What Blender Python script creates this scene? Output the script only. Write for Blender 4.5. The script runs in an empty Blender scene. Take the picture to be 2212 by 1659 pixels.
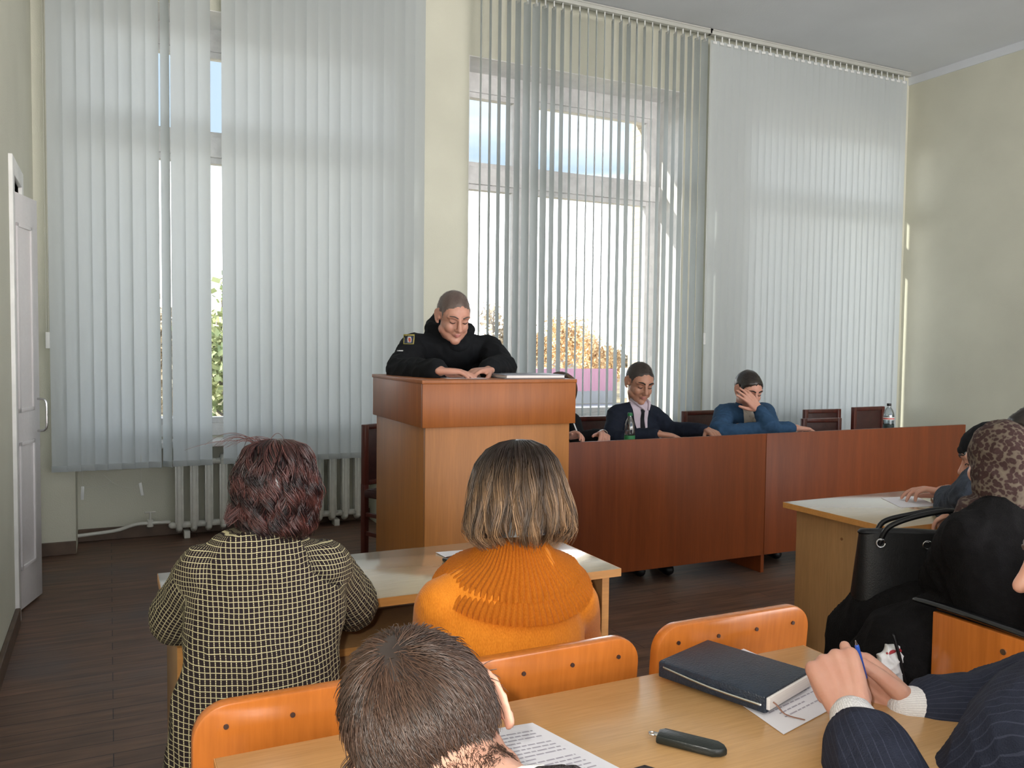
import bpy, bmesh, math, random
import numpy as np
from mathutils import Vector, Matrix, noise
random.seed(7); RNG = np.random.default_rng(7)
sc = bpy.context.scene; COL = sc.collection
R_ = math.radians
# ------------------------------------------------------------------ camera
FOC, YAW, PITCH, ROLL, CZ = 1808.0, R_(25.7), R_(2.65), R_(0.67), 1.38
_f = np.array([math.sin(YAW)*math.cos(PITCH), math.cos(YAW)*math.cos(PITCH), -math.sin(PITCH)])
_r0 = np.array([math.cos(YAW), -math.sin(YAW), 0.0]); _u0 = np.cross(_r0, _f)
_r = math.cos(ROLL)*_r0 + math.sin(ROLL)*_u0; _u = -math.sin(ROLL)*_r0 + math.cos(ROLL)*_u0
cam = bpy.data.cameras.new('camera'); camo = bpy.data.objects.new('camera', cam); COL.objects.link(camo)
cam.sensor_fit = 'HORIZONTAL'; cam.sensor_width = 36.0; cam.lens = 36.0*FOC/2212.0; cam.clip_start = 0.02; cam.clip_end = 2000
camo.matrix_world = Matrix(((_r[0], _u[0], -_f[0], 0), (_r[1], _u[1], -_f[1], 0), (_r[2], _u[2], -_f[2], CZ), (0, 0, 0, 1)))
sc.camera = camo
def ray(x, y): return _f + (x-1106)/FOC*_r - (y-829.5)/FOC*_u
def q(x, y, Y):                       # point seen at photo position x,y standing at depth plane Y
    d = ray(x, y); t = Y/d[1]; return Vector((d[0]*t, Y, CZ+d[2]*t))
def qz(x, y, z):
    d = ray(x, y); t = (z-CZ)/d[2]; return Vector((d[0]*t, d[1]*t, z))
# ------------------------------------------------------------------ render look
vs = sc.view_settings; vs.view_transform = 'Standard'; vs.look = 'None'; vs.exposure = 2.2; vs.gamma = 1.0; vs.use_curve_mapping = False
# ------------------------------------------------------------------ sky
w = bpy.data.worlds.new('sky'); sc.world = w; w.use_nodes = True; nt = w.node_tree; nt.nodes.clear()
wo = nt.nodes.new('ShaderNodeOutputWorld'); bg = nt.nodes.new('ShaderNodeBackground')
tc = nt.nodes.new('ShaderNodeTexCoord'); sx = nt.nodes.new('ShaderNodeSeparateXYZ'); cr = nt.nodes.new('ShaderNodeValToRGB')
nt.links.new(tc.outputs['Generated'], sx.inputs[0]); nt.links.new(sx.outputs['Z'], cr.inputs[0])
el = cr.color_ramp.elements; el[0].position = 0.0; el[0].color = (1.75, 1.65, 1.58, 1); el[1].position = 1.0; el[1].color = (.15, .19, .25, 1)
for p_, c_ in ((.14, (1.6, 1.6, 1.62, 1)), (.20, (.155, .195, .245, 1)), (.5, (.16, .20, .25, 1))):
    e_ = el.new(p_); e_.color = c_
nz = nt.nodes.new('ShaderNodeTexNoise'); nz.inputs['Scale'].default_value = 3.0; nz.inputs['Detail'].default_value = 5
mp = nt.nodes.new('ShaderNodeMapping'); mp.inputs['Scale'].default_value = (1, 1, 4)
nt.links.new(tc.outputs['Generated'], mp.inputs[0]); nt.links.new(mp.outputs[0], nz.inputs['Vector'])
cl = nt.nodes.new('ShaderNodeValToRGB'); cl.color_ramp.elements[0].position = .5; cl.color_ramp.elements[1].position = .8
nt.links.new(nz.outputs['Fac'], cl.inputs[0])
mx = nt.nodes.new('ShaderNodeMix'); mx.data_type = 'RGBA'; mx.inputs['B'].default_value = (.34, .35, .37, 1)
nt.links.new(cl.outputs['Color'], mx.inputs['Factor']); nt.links.new(cr.outputs['Color'], mx.inputs['A'])
nt.links.new(mx.outputs['Result'], bg.inputs['Color']); bg.inputs['Strength'].default_value = 1.0
nt.links.new(bg.outputs[0], wo.inputs[0])
# ------------------------------------------------------------------ sun and the camera's flash
sl = bpy.data.lights.new('sun', 'SUN'); sl.energy = 2.2; sl.angle = R_(.6); sl.color = (1, .93, .8)
so = bpy.data.objects.new('sun', sl); COL.objects.link(so)
so.rotation_euler = Vector((-.86, .33, .38)).to_track_quat('Z', 'Y').to_euler()
fl = bpy.data.lights.new('camera_flash', 'POINT'); fl.energy = 11.5; fl.shadow_soft_size = .012; fl.color = (1, .96, .9)
fo = bpy.data.objects.new('camera_flash', fl); COL.objects.link(fo); fo.location = (-.055, 0.0, 1.43)

# ------------------------------------------------------------------ materials
class NT:
    def __init__(s, name):
        s.m = bpy.data.materials.new(name); s.m.use_nodes = True; s.t = s.m.node_tree
        s.b = s.t.nodes['Principled BSDF']; s.out = s.t.nodes['Material Output']
    def n(s, ty, **k):
        a = s.t.nodes.new(ty)
        for x, v in k.items():
            if hasattr(a, x): setattr(a, x, v)
            else: a.inputs[x.replace('_', ' ')].default_value = v
        return a
    def l(s, a, b): s.t.links.new(a, b)
def ramp(T, src, stops):
    r = T.n('ShaderNodeValToRGB'); e = r.color_ramp.elements
    e[0].position, e[0].color = stops[0][0], (*stops[0][1], 1); e[1].position, e[1].color = stops[-1][0], (*stops[-1][1], 1)
    for p, c in stops[1:-1]: x = e.new(p); x.color = (*c, 1)
    T.l(src, r.inputs[0]); return r
def mat(name, col, rough=.6, var=0.0, vs_=6.0, stretch=(1, 1, 1), bump=0.0, bs=60.0, metal=0.0, spec=.5, coat=0.0, detail=4):
    T = NT(name); b = T.b
    b.inputs['Base Color'].default_value = (*col, 1); b.inputs['Roughness'].default_value = rough
    b.inputs['Metallic'].default_value = metal; b.inputs['Specular IOR Level'].default_value = spec; b.inputs['Coat Weight'].default_value = coat
    tc = T.n('ShaderNodeTexCoord')
    if var > 0:
        mp = T.n('ShaderNodeMapping'); mp.inputs['Scale'].default_value = stretch; T.l(tc.outputs['Object'], mp.inputs[0])
        nz = T.n('ShaderNodeTexNoise'); nz.inputs['Scale'].default_value = vs_; nz.inputs['Detail'].default_value = detail; T.l(mp.outputs[0], nz.inputs['Vector'])
        r = ramp(T, nz.outputs['Fac'], [(.3, tuple(c*(1-var) for c in col)), (.7, tuple(min(1, c*(1+var)) for c in col))])
        T.l(r.outputs[0], b.inputs['Base Color'])
    if bump > 0:
        n2 = T.n('ShaderNodeTexNoise'); n2.inputs['Scale'].default_value = bs; T.l(tc.outputs['Object'], n2.inputs['Vector'])
        bp = T.n('ShaderNodeBump'); bp.inputs['Strength'].default_value = bump; bp.inputs['Distance'].default_value = .01
        T.l(n2.outputs['Fac'], bp.inputs['Height']); T.l(bp.outputs[0], b.inputs['Normal'])
    return T.m
def wood(name, col, rough=.35, var=.22, axis=2, sc_=9.0, panels=None, coat=.0, spec=.5):
    """grain running along one axis; panels = width of veneer sheets along x"""
    T = NT(name); b = T.b; b.inputs['Roughness'].default_value = rough; b.inputs['Coat Weight'].default_value = coat; b.inputs['Coat Roughness'].default_value = .15
    b.inputs['Specular IOR Level'].default_value = spec
    tc = T.n('ShaderNodeTexCoord'); mp = T.n('ShaderNodeMapping'); s = [1.0, 1.0, 1.0]; s[axis] = .06; mp.inputs['Scale'].default_value = s
    T.l(tc.outputs['Object'], mp.inputs[0])
    nz = T.n('ShaderNodeTexNoise'); nz.inputs['Scale'].default_value = sc_*3; nz.inputs['Detail'].default_value = 6; nz.inputs['Distortion'].default_value = .4
    T.l(mp.outputs[0], nz.inputs['Vector'])
    r = ramp(T, nz.outputs['Fac'], [(.3, tuple(c*(1-var) for c in col)), (.72, tuple(min(1, c*(1+var)) for c in col))])
    n3 = T.n('ShaderNodeTexNoise'); n3.inputs['Scale'].default_value = sc_*22; n3.inputs['Detail'].default_value = 3; T.l(mp.outputs[0], n3.inputs['Vector'])
    r3 = ramp(T, n3.outputs['Fac'], [(.35, (.82, .80, .78)), (.65, (1.0, 1.0, 1.0))])
    m = T.n('ShaderNodeMix', data_type='RGBA', blend_type='MULTIPLY'); m.inputs['Factor'].default_value = .6
    T.l(r.outputs[0], m.inputs['A']); T.l(r3.outputs[0], m.inputs['B']); last = m.outputs['Result']
    if panels:
        sp = T.n('ShaderNodeSeparateXYZ'); T.l(tc.outputs['Object'], sp.inputs[0])
        d = T.n('ShaderNodeMath', operation='DIVIDE'); d.inputs[1].default_value = panels; T.l(sp.outputs['X'], d.inputs[0])
        f = T.n('ShaderNodeMath', operation='FLOOR'); T.l(d.outputs[0], f.inputs[0])
        wn = T.n('ShaderNodeTexWhiteNoise', noise_dimensions='1D'); T.l(f.outputs[0], wn.inputs['W'])
        rr = ramp(T, wn.outputs['Value'], [(0, (.72, .70, .70)), (1, (1.12, 1.1, 1.08))])
        m2 = T.n('ShaderNodeMix', data_type='RGBA', blend_type='MULTIPLY'); m2.inputs['Factor'].default_value = 1
        T.l(last, m2.inputs['A']); T.l(rr.outputs[0], m2.inputs['B']); last = m2.outputs['Result']
    T.l(last, b.inputs['Base Color']); return T.m
M = {}
M['wall'] = mat('wall_paint_cream', (.56, .56, .465), .75, .06, 1.5, bump=.15, bs=120)
M['ceiling'] = mat('ceiling_whitewash', (.60, .63, .66), .8, .05, 1.2, bump=.1, bs=60)
M['white_paint'] = mat('white_gloss_paint', (.72, .72, .70), .35, .08, 8, bump=.2, bs=40)
M['door_paint'] = mat('door_paint', (.66, .64, .64), .3, .08, 5, stretch=(1, 1, .15), bump=.3, bs=25)
M['frame_paint'] = mat('old_window_paint', (.70, .70, .70), .45, .10, 12, bump=.3, bs=50)
M['sill'] = mat('sill_paint', (.75, .75, .74), .3)
M['baseboard'] = mat('brown_baseboard', (.09, .055, .035), .5, .3, 10)
M['dark_wood'] = wood('mahogany_chair_wood', (.085, .018, .012), .35, .3)
M['dark_leather'] = mat('dark_chair_cover', (.045, .012, .010), .45, .2, 20, bump=.1)
M['podium'] = wood('podium_veneer', (.42, .165, .038), .38, .12, 2, 6, spec=.35)
M['podium_band'] = wood('podium_band_veneer', (.34, .105, .022), .38, .12, 2, 6, spec=.35)
M['dais'] = wood('dais_veneer', (.20, .048, .012), .42, .16, 2, 5, panels=.42, spec=.3)
M['dais_top'] = wood('dais_top_laminate', (.35, .16, .07), .2, .1, 0, 5)
M['desk_top'] = wood('desk_laminate', (.56, .325, .135), .26, .06, 0, 10)
M['desk_top_pale'] = wood('pale_desk_laminate', (.46, .36, .23), .12, .05, 0, 10, coat=1.0, spec=.8)
M['desk_side'] = wood('desk_board', (.42, .24, .105), .4, .08, 2, 8)
M['desk_dark'] = wood('desk_inner_board', (.22, .115, .06), .45, .08, 0, 8)
M['desk_edge'] = wood('desk_edge_banding', (.62, .30, .09), .35, .08, 0, 8)
M['chair_ply'] = wood('orange_chair_plywood', (.62, .185, .030), .24, .14, 2, 5, coat=.4)
M['metal'] = mat('steel', (.6, .6, .6), .25, metal=1)
M['screw'] = mat('old_screw', (.10, .06, .05), .4, metal=.6)
M['radiator'] = mat('radiator_enamel', (.60, .60, .55), .35, .08, 15, bump=.2, bs=30)
M['black_gloss'] = mat('black_gloss', (.008, .008, .009), .12, coat=.6)
M['black_leather'] = mat('black_leather', (.006, .006, .007), .42, .2, 60, bump=.10, bs=300, spec=.3)
M['paper'] = mat('paper', (.74, .73, .78), .7)
def floor_mat():
    T = NT('painted_floorboards'); b = T.b; b.inputs['Roughness'].default_value = .5
    tc = T.n('ShaderNodeTexCoord'); br = T.n('ShaderNodeTexBrick')
    br.inputs['Scale'].default_value = 1; br.inputs['Brick Width'].default_value = 1.1; br.inputs['Row Height'].default_value = .095
    br.inputs['Mortar Size'].default_value = .0022; br.inputs['Mortar Smooth'].default_value = .3
    br.inputs['Color1'].default_value = (.155, .088, .058, 1); br.inputs['Color2'].default_value = (.12, .068, .046, 1); br.inputs['Mortar'].default_value = (.02, .012, .01, 1)
    T.l(tc.outputs['Object'], br.inputs['Vector'])
    mp = T.n('ShaderNodeMapping'); mp.inputs['Scale'].default_value = (.12, 1, 1); T.l(tc.outputs['Object'], mp.inputs[0])
    nz = T.n('ShaderNodeTexNoise'); nz.inputs['Scale'].default_value = 30; nz.inputs['Detail'].default_value = 6; T.l(mp.outputs[0], nz.inputs['Vector'])
    r = ramp(T, nz.outputs['Fac'], [(.3, (.6, .6, .6)), (.7, (1.3, 1.25, 1.2))])
    m = T.n('ShaderNodeMix', data_type='RGBA', blend_type='MULTIPLY'); m.inputs['Factor'].default_value = .9
    T.l(br.outputs['Color'], m.inputs['A']); T.l(r.outputs[0], m.inputs['B'])
    n2 = T.n('ShaderNodeTexNoise'); n2.inputs['Scale'].default_value = 1.7; n2.inputs['Detail'].default_value = 3; T.l(tc.outputs['Object'], n2.inputs['Vector'])
    r2 = ramp(T, n2.outputs['Fac'], [(.52, (0, 0, 0)), (.72, (.6, .6, .6))])
    m3 = T.n('ShaderNodeMix', data_type='RGBA'); T.l(r2.outputs[0], m3.inputs['Factor']); T.l(m.outputs['Result'], m3.inputs['A']); m3.inputs['B'].default_value = (.085, .075, .078, 1)
    T.l(m3.outputs['Result'], b.inputs['Base Color'])
    bp = T.n('ShaderNodeBump'); bp.inputs['Strength'].default_value = .5; bp.inputs['Distance'].default_value = .004
    T.l(nz.outputs['Fac'], bp.inputs['Height']); T.l(bp.outputs[0], b.inputs['Normal']); return T.m
M['floor'] = floor_mat()
def blind_mat():
    T = NT('blind_fabric'); t = T.t
    df = T.n('ShaderNodeBsdfDiffuse'); df.inputs['Color'].default_value = (.57, .61, .62, 1)
    tr = T.n('ShaderNodeBsdfTranslucent'); tr.inputs['Color'].default_value = (.60, .645, .66, 1)
    mx = T.n('ShaderNodeMixShader'); mx.inputs[0].default_value = .42
    T.l(df.outputs[0], mx.inputs[1]); T.l(tr.outputs[0], mx.inputs[2]); T.l(mx.outputs[0], T.out.inputs['Surface'])
    tc = T.n('ShaderNodeTexCoord'); wv = T.n('ShaderNodeTexNoise'); wv.inputs['Scale'].default_value = 900; T.l(tc.outputs['Object'], wv.inputs['Vector'])
    bp = T.n('ShaderNodeBump'); bp.inputs['Strength'].default_value = .15; bp.inputs['Distance'].default_value = .001
    T.l(wv.outputs['Fac'], bp.inputs['Height']); T.l(bp.outputs[0], df.inputs['Normal']); return T.m
M['blind'] = blind_mat()
def pane_mat(name, tint=(1, 1, 1), gl=.06):
    T = NT(name); tp = T.n('ShaderNodeBsdfTransparent'); tp.inputs[0].default_value = (*tint, 1)
    g = T.n('ShaderNodeBsdfGlossy'); g.inputs['Roughness'].default_value = .02
    lw = T.n('ShaderNodeLayerWeight'); lw.inputs['Blend'].default_value = .25
    m = T.n('ShaderNodeMath', operation='MULTIPLY'); m.inputs[1].default_value = .5; T.l(lw.outputs['Fresnel'], m.inputs[0])
    a = T.n('ShaderNodeMath', operation='ADD'); a.inputs[1].default_value = gl*.3; T.l(m.outputs[0], a.inputs[0])
    mx = T.n('ShaderNodeMixShader'); T.l(a.outputs[0], mx.inputs[0]); T.l(tp.outputs[0], mx.inputs[1]); T.l(g.outputs[0], mx.inputs[2])
    T.l(mx.outputs[0], T.out.inputs['Surface']); return T.m
M['glass'] = pane_mat('window_glass', (.97, .99, 1.0))
M['bottle'] = pane_mat('clear_bottle_plastic', (.80, .84, .85), .5)

# ------------------------------------------------------------------ mesh helpers
class MB:
    def __init__(s): s.bm = bmesh.new()
    def box(s, a, b, bev=0.0, seg=2):
        r = bmesh.ops.create_cube(s.bm, size=1.0); vsx = r['verts']; a = Vector(a); b = Vector(b); c = (a+b)/2; d = b-a
        for v in vsx: v.co = Vector((v.co.x*d.x+c.x, v.co.y*d.y+c.y, v.co.z*d.z+c.z))
        if bev > 0:
            es = list({e for v in vsx for e in v.link_edges})
            bmesh.ops.bevel(s.bm, geom=es, offset=bev, segments=seg, affect='EDGES', profile=.5)
        return s
    def obox(s, c, size, rot, bev=0.0):
        r = bmesh.ops.create_cube(s.bm, size=1.0); vsx = r['verts']; Mx = rot.to_3x3(); c = Vector(c)
        for v in vsx: v.co = c + Mx @ Vector((v.co.x*size[0], v.co.y*size[1], v.co.z*size[2]))
        if bev > 0:
            es = list({e for v in vsx for e in v.link_edges}); bmesh.ops.bevel(s.bm, geom=es, offset=bev, segments=2, affect='EDGES', profile=.5)
        return s
    def tube(s, pts, rad, seg=10, sub=1, flat=None, caps=True, closed=False):
        pts = [Vector(p) for p in pts]; n = len(pts)
        if not hasattr(rad, '__len__'): rad = [rad]*n
        P, Rr = [], []
        if sub > 1 and n > 2:
            for i in range(n-1):
                p0 = pts[max(i-1, 0)]; p1 = pts[i]; p2 = pts[i+1]; p3 = pts[min(i+2, n-1)]
                for k in range(sub):
                    t = k/sub
                    P.append(.5*((2*p1)+(-p0+p2)*t+(2*p0-5*p1+4*p2-p3)*t*t+(-p0+3*p1-3*p2+p3)*t**3))
                    tt = t*t*(3-2*t); Rr.append(rad[i]*(1-tt)+rad[i+1]*tt)
            P.append(pts[-1]); Rr.append(rad[-1])
        else: P, Rr = list(pts), list(rad)
        T = []
        for i in range(len(P)):
            d = P[min(i+1, len(P)-1)]-P[max(i-1, 0)]
            if d.length < 1e-9: d = Vector((0, 0, 1))
            T.append(d.normalized())
        if caps:
            a, ra = P[0], Rr[0]; b, rb = P[-1], Rr[-1]
            pre = [(a-T[0]*ra*math.cos(t), ra*math.sin(t), T[0]) for t in (.25, .6, 1.05)]
            post = [(b+T[-1]*rb*math.cos(t), rb*math.sin(t), T[-1]) for t in (1.05, .6, .25)]
            seq = pre+[(p, r, t) for p, r, t in zip(P, Rr, T)]+post
        else: seq = list(zip(P, Rr, T))
        up = Vector((0, 0, 1)) if abs(seq[0][2].z) < .9 else Vector((1, 0, 0))
        nrm = seq[0][2].cross(up).normalized(); rings = []
        for p, r, t in seq:
            nrm = (nrm-t*nrm.dot(t)).normalized(); bn = t.cross(nrm); ring = []
            for k in range(seg):
                a = 2*math.pi*k/seg; o = (nrm*math.cos(a)+bn*math.sin(a))*r
                if flat: fa, ff = flat; fa = Vector(fa); o = o-fa*(o.dot(fa))*(1-ff)
                ring.append(s.bm.verts.new(p+o))
            rings.append(ring)
        for i in range(len(rings)-1):
            for k in range(seg):
                s.bm.faces.new((rings[i][k], rings[i][(k+1) % seg], rings[i+1][(k+1) % seg], rings[i+1][k]))
        s.bm.faces.new(rings[0][::-1]); s.bm.faces.new(rings[-1]); return s
    def cyl(s, a, b, r, seg=16): return s.tube([a, b], r, seg, caps=False)
    def ell(s, c, r, rot=None, seg=20):
        rr = bmesh.ops.create_uvsphere(s.bm, u_segments=seg, v_segments=seg//2+2, radius=1.0)
        if not hasattr(r, '__len__'): r = (r, r, r)
        for v in rr['verts']:
            p = Vector((v.co.x*r[0], v.co.y*r[1], v.co.z*r[2]))
            if rot is not None: p = rot @ p
            v.co = p+Vector(c)
        return s
    def lathe(s, prof, c=(0, 0, 0), seg=24, cap=True):
        c = Vector(c); rings = []
        for r, z in prof: rings.append([s.bm.verts.new(c+Vector((r*math.cos(2*math.pi*k/seg), r*math.sin(2*math.pi*k/seg), z))) for k in range(seg)])
        for i in range(len(rings)-1):
            for k in range(seg): s.bm.faces.new((rings[i][k], rings[i][(k+1) % seg], rings[i+1][(k+1) % seg], rings[i+1][k]))
        if cap: s.bm.faces.new(rings[0][::-1]); s.bm.faces.new(rings[-1])
        return s
    def prism(s, outline, d, bev=0.0):
        """outline: list of Vector; extruded by vector d"""
        vsx = [s.bm.verts.new(Vector(p)) for p in outline]; f = s.bm.faces.new(vsx)
        r = bmesh.ops.extrude_face_region(s.bm, geom=[f]); nv = [g for g in r['geom'] if isinstance(g, bmesh.types.BMVert)]
        for v in nv: v.co += Vector(d)
        if bev > 0:
            top = [e for e in s.bm.edges if (e.verts[0] in nv and e.verts[1] in nv)]
            bot = [e for e in s.bm.edges if (e.verts[0] in vsx and e.verts[1] in vsx)]
            bmesh.ops.bevel(s.bm, geom=top+bot, offset=bev, segments=2, affect='EDGES', profile=.5)
        return s
    def mesh(s, name, m=None, smooth=True):
        bmesh.ops.recalc_face_normals(s.bm, faces=s.bm.faces[:]); me = bpy.data.meshes.new(name); s.bm.to_mesh(me); s.bm.free()
        if m: me.materials.append(m)
        if smooth:
            me.polygons.foreach_set('use_smooth', [True]*len(me.polygons))
            me.set_sharp_from_angle(angle=R_(35))
        return me
def link(name, me, parent=None, loc=None, world=False):
    o = bpy.data.objects.new(name, me); COL.objects.link(o)
    if parent:
        o.parent = parent
        if world: o.location = -root_loc(parent)
    if loc is not None: o.location = loc
    return o
def root_loc(p):
    v = Vector(p.location)
    if p.parent: v = v+root_loc(p.parent)
    return v
def part(name, mb, m, parent, world=True, smooth=True, label=None):
    o = link(name, mb.mesh(name, m, smooth), parent, world=world)
    if label: o['label'] = label
    return o
def tag(o, label, cat, group=None, kind=None):
    if label: o['label'] = label
    if cat: o['category'] = cat
    if group: o['group'] = group
    if kind: o['kind'] = kind
    return o
def thing(name, label, cat, loc=(0, 0, 0), rz=0.0, group=None):
    o = bpy.data.objects.new(name, None); COL.objects.link(o); o.location = loc; o.rotation_euler = (0, 0, rz); o.empty_display_size = .1
    return tag(o, label, cat, group)
def struct(name, mb, m, smooth=False):
    o = link(name, mb.mesh(name, m, smooth)); o['kind'] = 'structure'; return o
def copy_tree(o, parent=None):
    c = o.copy(); COL.objects.link(c); c.parent = parent
    for ch in list(o.children): copy_tree(ch, c)
    return c
def single(name, mb, m, label, cat, group=None, smooth=True):
    return tag(link(name, mb.mesh(name, m, smooth)), label, cat, group)

# ------------------------------------------------------------------ room shell
XL, XR, YW, YN, YO, ZC, YB = -.42, 7.35, 6.05, 6.40, 6.78, 4.135, -3.2
WX = [(-.205, 1.84), (2.515, 4.555), (5.235, 7.27)]; ZT = 3.605
struct('floor', MB().box((XL-.2, YB, -.12), (XR+.2, YO, 0)), M['floor'])
struct('ceiling', MB().box((XL-.2, YB, ZC), (XR+.2, YO, ZC+.2)), M['ceiling'])
mb = MB()
xs = [XL-.2]+[v for a in WX for v in a]+[XR+.2]
for i in range(0, 8, 2): mb.box((xs[i], YW, 0), (xs[i+1], YN+.09, ZC))
for a, b in WX: mb.box((a, YN, 0), (b, YN+.09, .70)).box((a, YW, ZT), (b, YN+.09, ZC))
struct('wall_front', mb, M['wall'])
def tile_mat():
    T = NT('facade_tiles'); T.b.inputs['Roughness'].default_value = .6
    tc = T.n('ShaderNodeTexCoord'); mp = T.n('ShaderNodeMapping'); mp.inputs['Rotation'].default_value = (R_(90), 0, R_(90)); T.l(tc.outputs['Object'], mp.inputs[0])
    br = T.n('ShaderNodeTexBrick', offset=0.0); br.inputs['Scale'].default_value = 1; br.inputs['Brick Width'].default_value = .06; br.inputs['Row Height'].default_value = .12; br.inputs['Mortar Size'].default_value = .004
    br.inputs['Color1'].default_value = (.55, .47, .33, 1); br.inputs['Color2'].default_value = (.48, .41, .30, 1); br.inputs['Mortar'].default_value = (.28, .24, .18, 1)
    T.l(mp.outputs[0], br.inputs['Vector']); T.l(br.outputs['Color'], T.b.inputs['Base Color']); return T.m
M['tiles'] = tile_mat()
mb = MB()
for i in range(0, 8, 2): mb.box((xs[i]-(.0 if i == 0 else .06), YN+.09, -3.2), (xs[i+1]+(.06 if i < 6 else 0), YO, ZC+.6))
for i, (a, b) in enumerate(WX):
    a_ = a+(.06 if i else 0); b_ = b-(.06 if i < 3 else 0); mb.box((a_, YN+.09, ZT-.06), (b_, YO, ZC+.6)).box((a_, YN+.09, -3.2), (b_, YO, .74))
struct('wall_facade', mb, M['tiles'])
# left wall with its doorway, right wall; rear left open for extra sky light
mb = MB(); DY0, DY1, DZ = 4.70, 5.08, 2.17
mb.box((XL-.2, YB, 0), (XL, DY0, ZC)); mb.box((XL-.2, DY1, 0), (XL, YO, ZC)); mb.box((XL-.2, DY0, DZ), (XL, DY1, ZC)); mb.box((XL-.2, DY0, 0), (XL-.16, DY1, DZ))
struct('wall_left', mb, M['wall'])
mb = MB(); mb.box((XR, YB, 0), (XR+.2, YO, ZC)); struct('wall_right', mb, M['wall'])
struct('trim_1', MB().box((XR-.012, YB, ZC-.075), (XR, YW, ZC)), M['ceiling'])
struct('baseboard_left', MB().box((XL, YB, 0), (XL+.022, DY0-.08, .085), .004).box((XL, DY1+.08, 0), (XL+.022, YW, .085), .004), M['baseboard'])
struct('baseboard_front', MB().box((XL, YW-.022, 0), (WX[0][0], YW, .085), .004).box((WX[0][1], YW-.022, 0), (WX[1][0], YW, .085), .004)
       .box((WX[1][1], YW-.022, 0), (WX[2][0], YW, .085), .004).box((WX[0][0], YN-.022, 0), (WX[0][1], YN, .085), .004)
       .box((WX[1][0], YN-.022, 0), (WX[1][1], YN, .085), .004).box((WX[2][0], YN-.022, 0), (WX[2][1], YN, .085), .004), M['baseboard'])
struct('baseboard_right', MB().box((XR-.022, YB, 0), (XR, YW, .085), .004), M['baseboard'])
# whitewashed window reveals
mb = MB()
for a, b in WX:
    mb.box((a, YW+.002, .70), (a+.006, YN, ZT)); mb.box((b-.006, YW+.002, .70), (b, YN, ZT)); mb.box((a+.006, YW+.002, ZT-.006), (b-.006, YN, ZT))
struct('trim_2', mb, M['white_paint'])
# ------------------------------------------------------------------ windows
def window(i, a, b):
    r = thing('window_%d' % i, None, None, ((a+b)/2, YN, .70)); r['kind'] = 'structure'
    L = lambda name, mb, m: part(name, mb, m, r, True, False)
    y0, y1 = YN, YN+.07; t = .075; mu = a+.60 if i > 1 else b-.73; zt0, zt1 = 2.70, 2.84
    fr = MB(); fr.box((a, y0, .70), (a+t, y1, ZT-.07), .004).box((b-t-.02, y0, .70), (b, y1, ZT-.07), .004)
    fr.box((a+.002, y0-.003, ZT-.16), (b-.002, y1+.002, ZT-.001), .004).box((a+.002, y0-.003, .701), (b-.002, y1+.002, .79), .004)
    fr.box((mu, y0-.012, .703), (mu+.13, y1+.003, ZT-.073), .004).box((a+.003, y0-.016, zt0), (b-.003, y1+.001, zt1), .004)
    L('window_frame', fr, M['frame_paint'])
    for (x0, x1) in ((a+t, mu), (mu+.13, b-t-.02)):
        for (z0, z1) in ((.79, zt0), (zt1, ZT-.16)):
            s = MB(); k = .042
            s.box((x0, y0+.012, z0), (x0+k, y1+.02, z1), .003).box((x1-k, y0+.012, z0), (x1, y1+.02, z1), .003)
            s.box((x0+k, y0+.012, z0), (x1-k, y1+.02, z0+k), .003).box((x0+k, y0+.012, z1-k), (x1-k, y1+.02, z1), .003)
            so_ = L('sash', s, M['frame_paint'])
            g = link('pane', MB().box((x0+k, y0+.045, z0+k), (x1-k, y0+.048, z1-k)).mesh('pane', M['glass'], False), so_); g.location = (0, 0, 0)
    L('window_sill', MB().box((a+.002, YN-.20, .640), (b-.002, YN, .685), .008), M['sill'])
    h = MB().box((mu+.15, y0-.012, 1.45), (mu+.165, y0+.012, 1.60), .003).cyl((mu+.157, y0-.03, 1.52), (mu+.157, y0+.01, 1.52), .006); L('window_handle', h, M['metal'])
for i, (a, b) in enumerate(WX): window(i+1, a, b)
# ------------------------------------------------------------------ door, left
d = thing('door_1', None, None, (XL, 4.5, 0)); d['kind'] = 'structure'
fr = MB(); fr.box((XL-.02, DY0-.085, 0), (XL+.018, DY0, DZ+.085), .004).box((XL-.02, DY1, 0), (XL+.018, DY1+.085, DZ+.085), .004).box((XL-.02, DY0, DZ), (XL+.018, DY1, DZ+.085), .004)
part('door_frame', fr, M['white_paint'], d)
lf = MB(); A = Vector((XL-.035, DY0+.06, .012)); B = Vector((XL+.062, DY1+.04, .012)); dr = (B-A).normalized(); nn = Vector((dr.y, -dr.x, 0))
rot = Matrix((dr, -nn, (0, 0, 1))).transposed(); Lf = (B-A).length
lf.obox((A+B)/2+Vector((0, 0, 1.05)), (Lf, .042, 2.10), rot, .003)
leaf = part('door_leaf', lf, M['door_paint'], d)
mo = MB()
for z0, z1 in ((.2, .85), (1.0, 1.95)):
    c = (A+B)/2+nn*.022; 
    for (u0, u1, v0, v1) in ((-.10, .10, z0, z0+.02), (-.10, .10, z1-.02, z1), (-.10, -.08, z0, z1), (.08, .10, z0, z1)):
        mo.obox(c+dr*((u0+u1)/2)+Vector((0, 0, (v0+v1)/2)), (u1-u0, .012, v1-v0), rot, .002)
link('door_moulding', mo.mesh('door_moulding', M['door_paint']), leaf)
hb = B+Vector((0, 0, .97))+nn*.021-dr*.035
hd = MB().tube([hb+Vector((0, 0, .085)), hb+nn*.04+Vector((0, 0, .075)), hb+nn*.045, hb+nn*.04-Vector((0, 0, .075)), hb-Vector((0, 0, .085))], .006, 8, 4)
link('door_handle', hd.mesh('door_handle', M['metal']), leaf)

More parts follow.
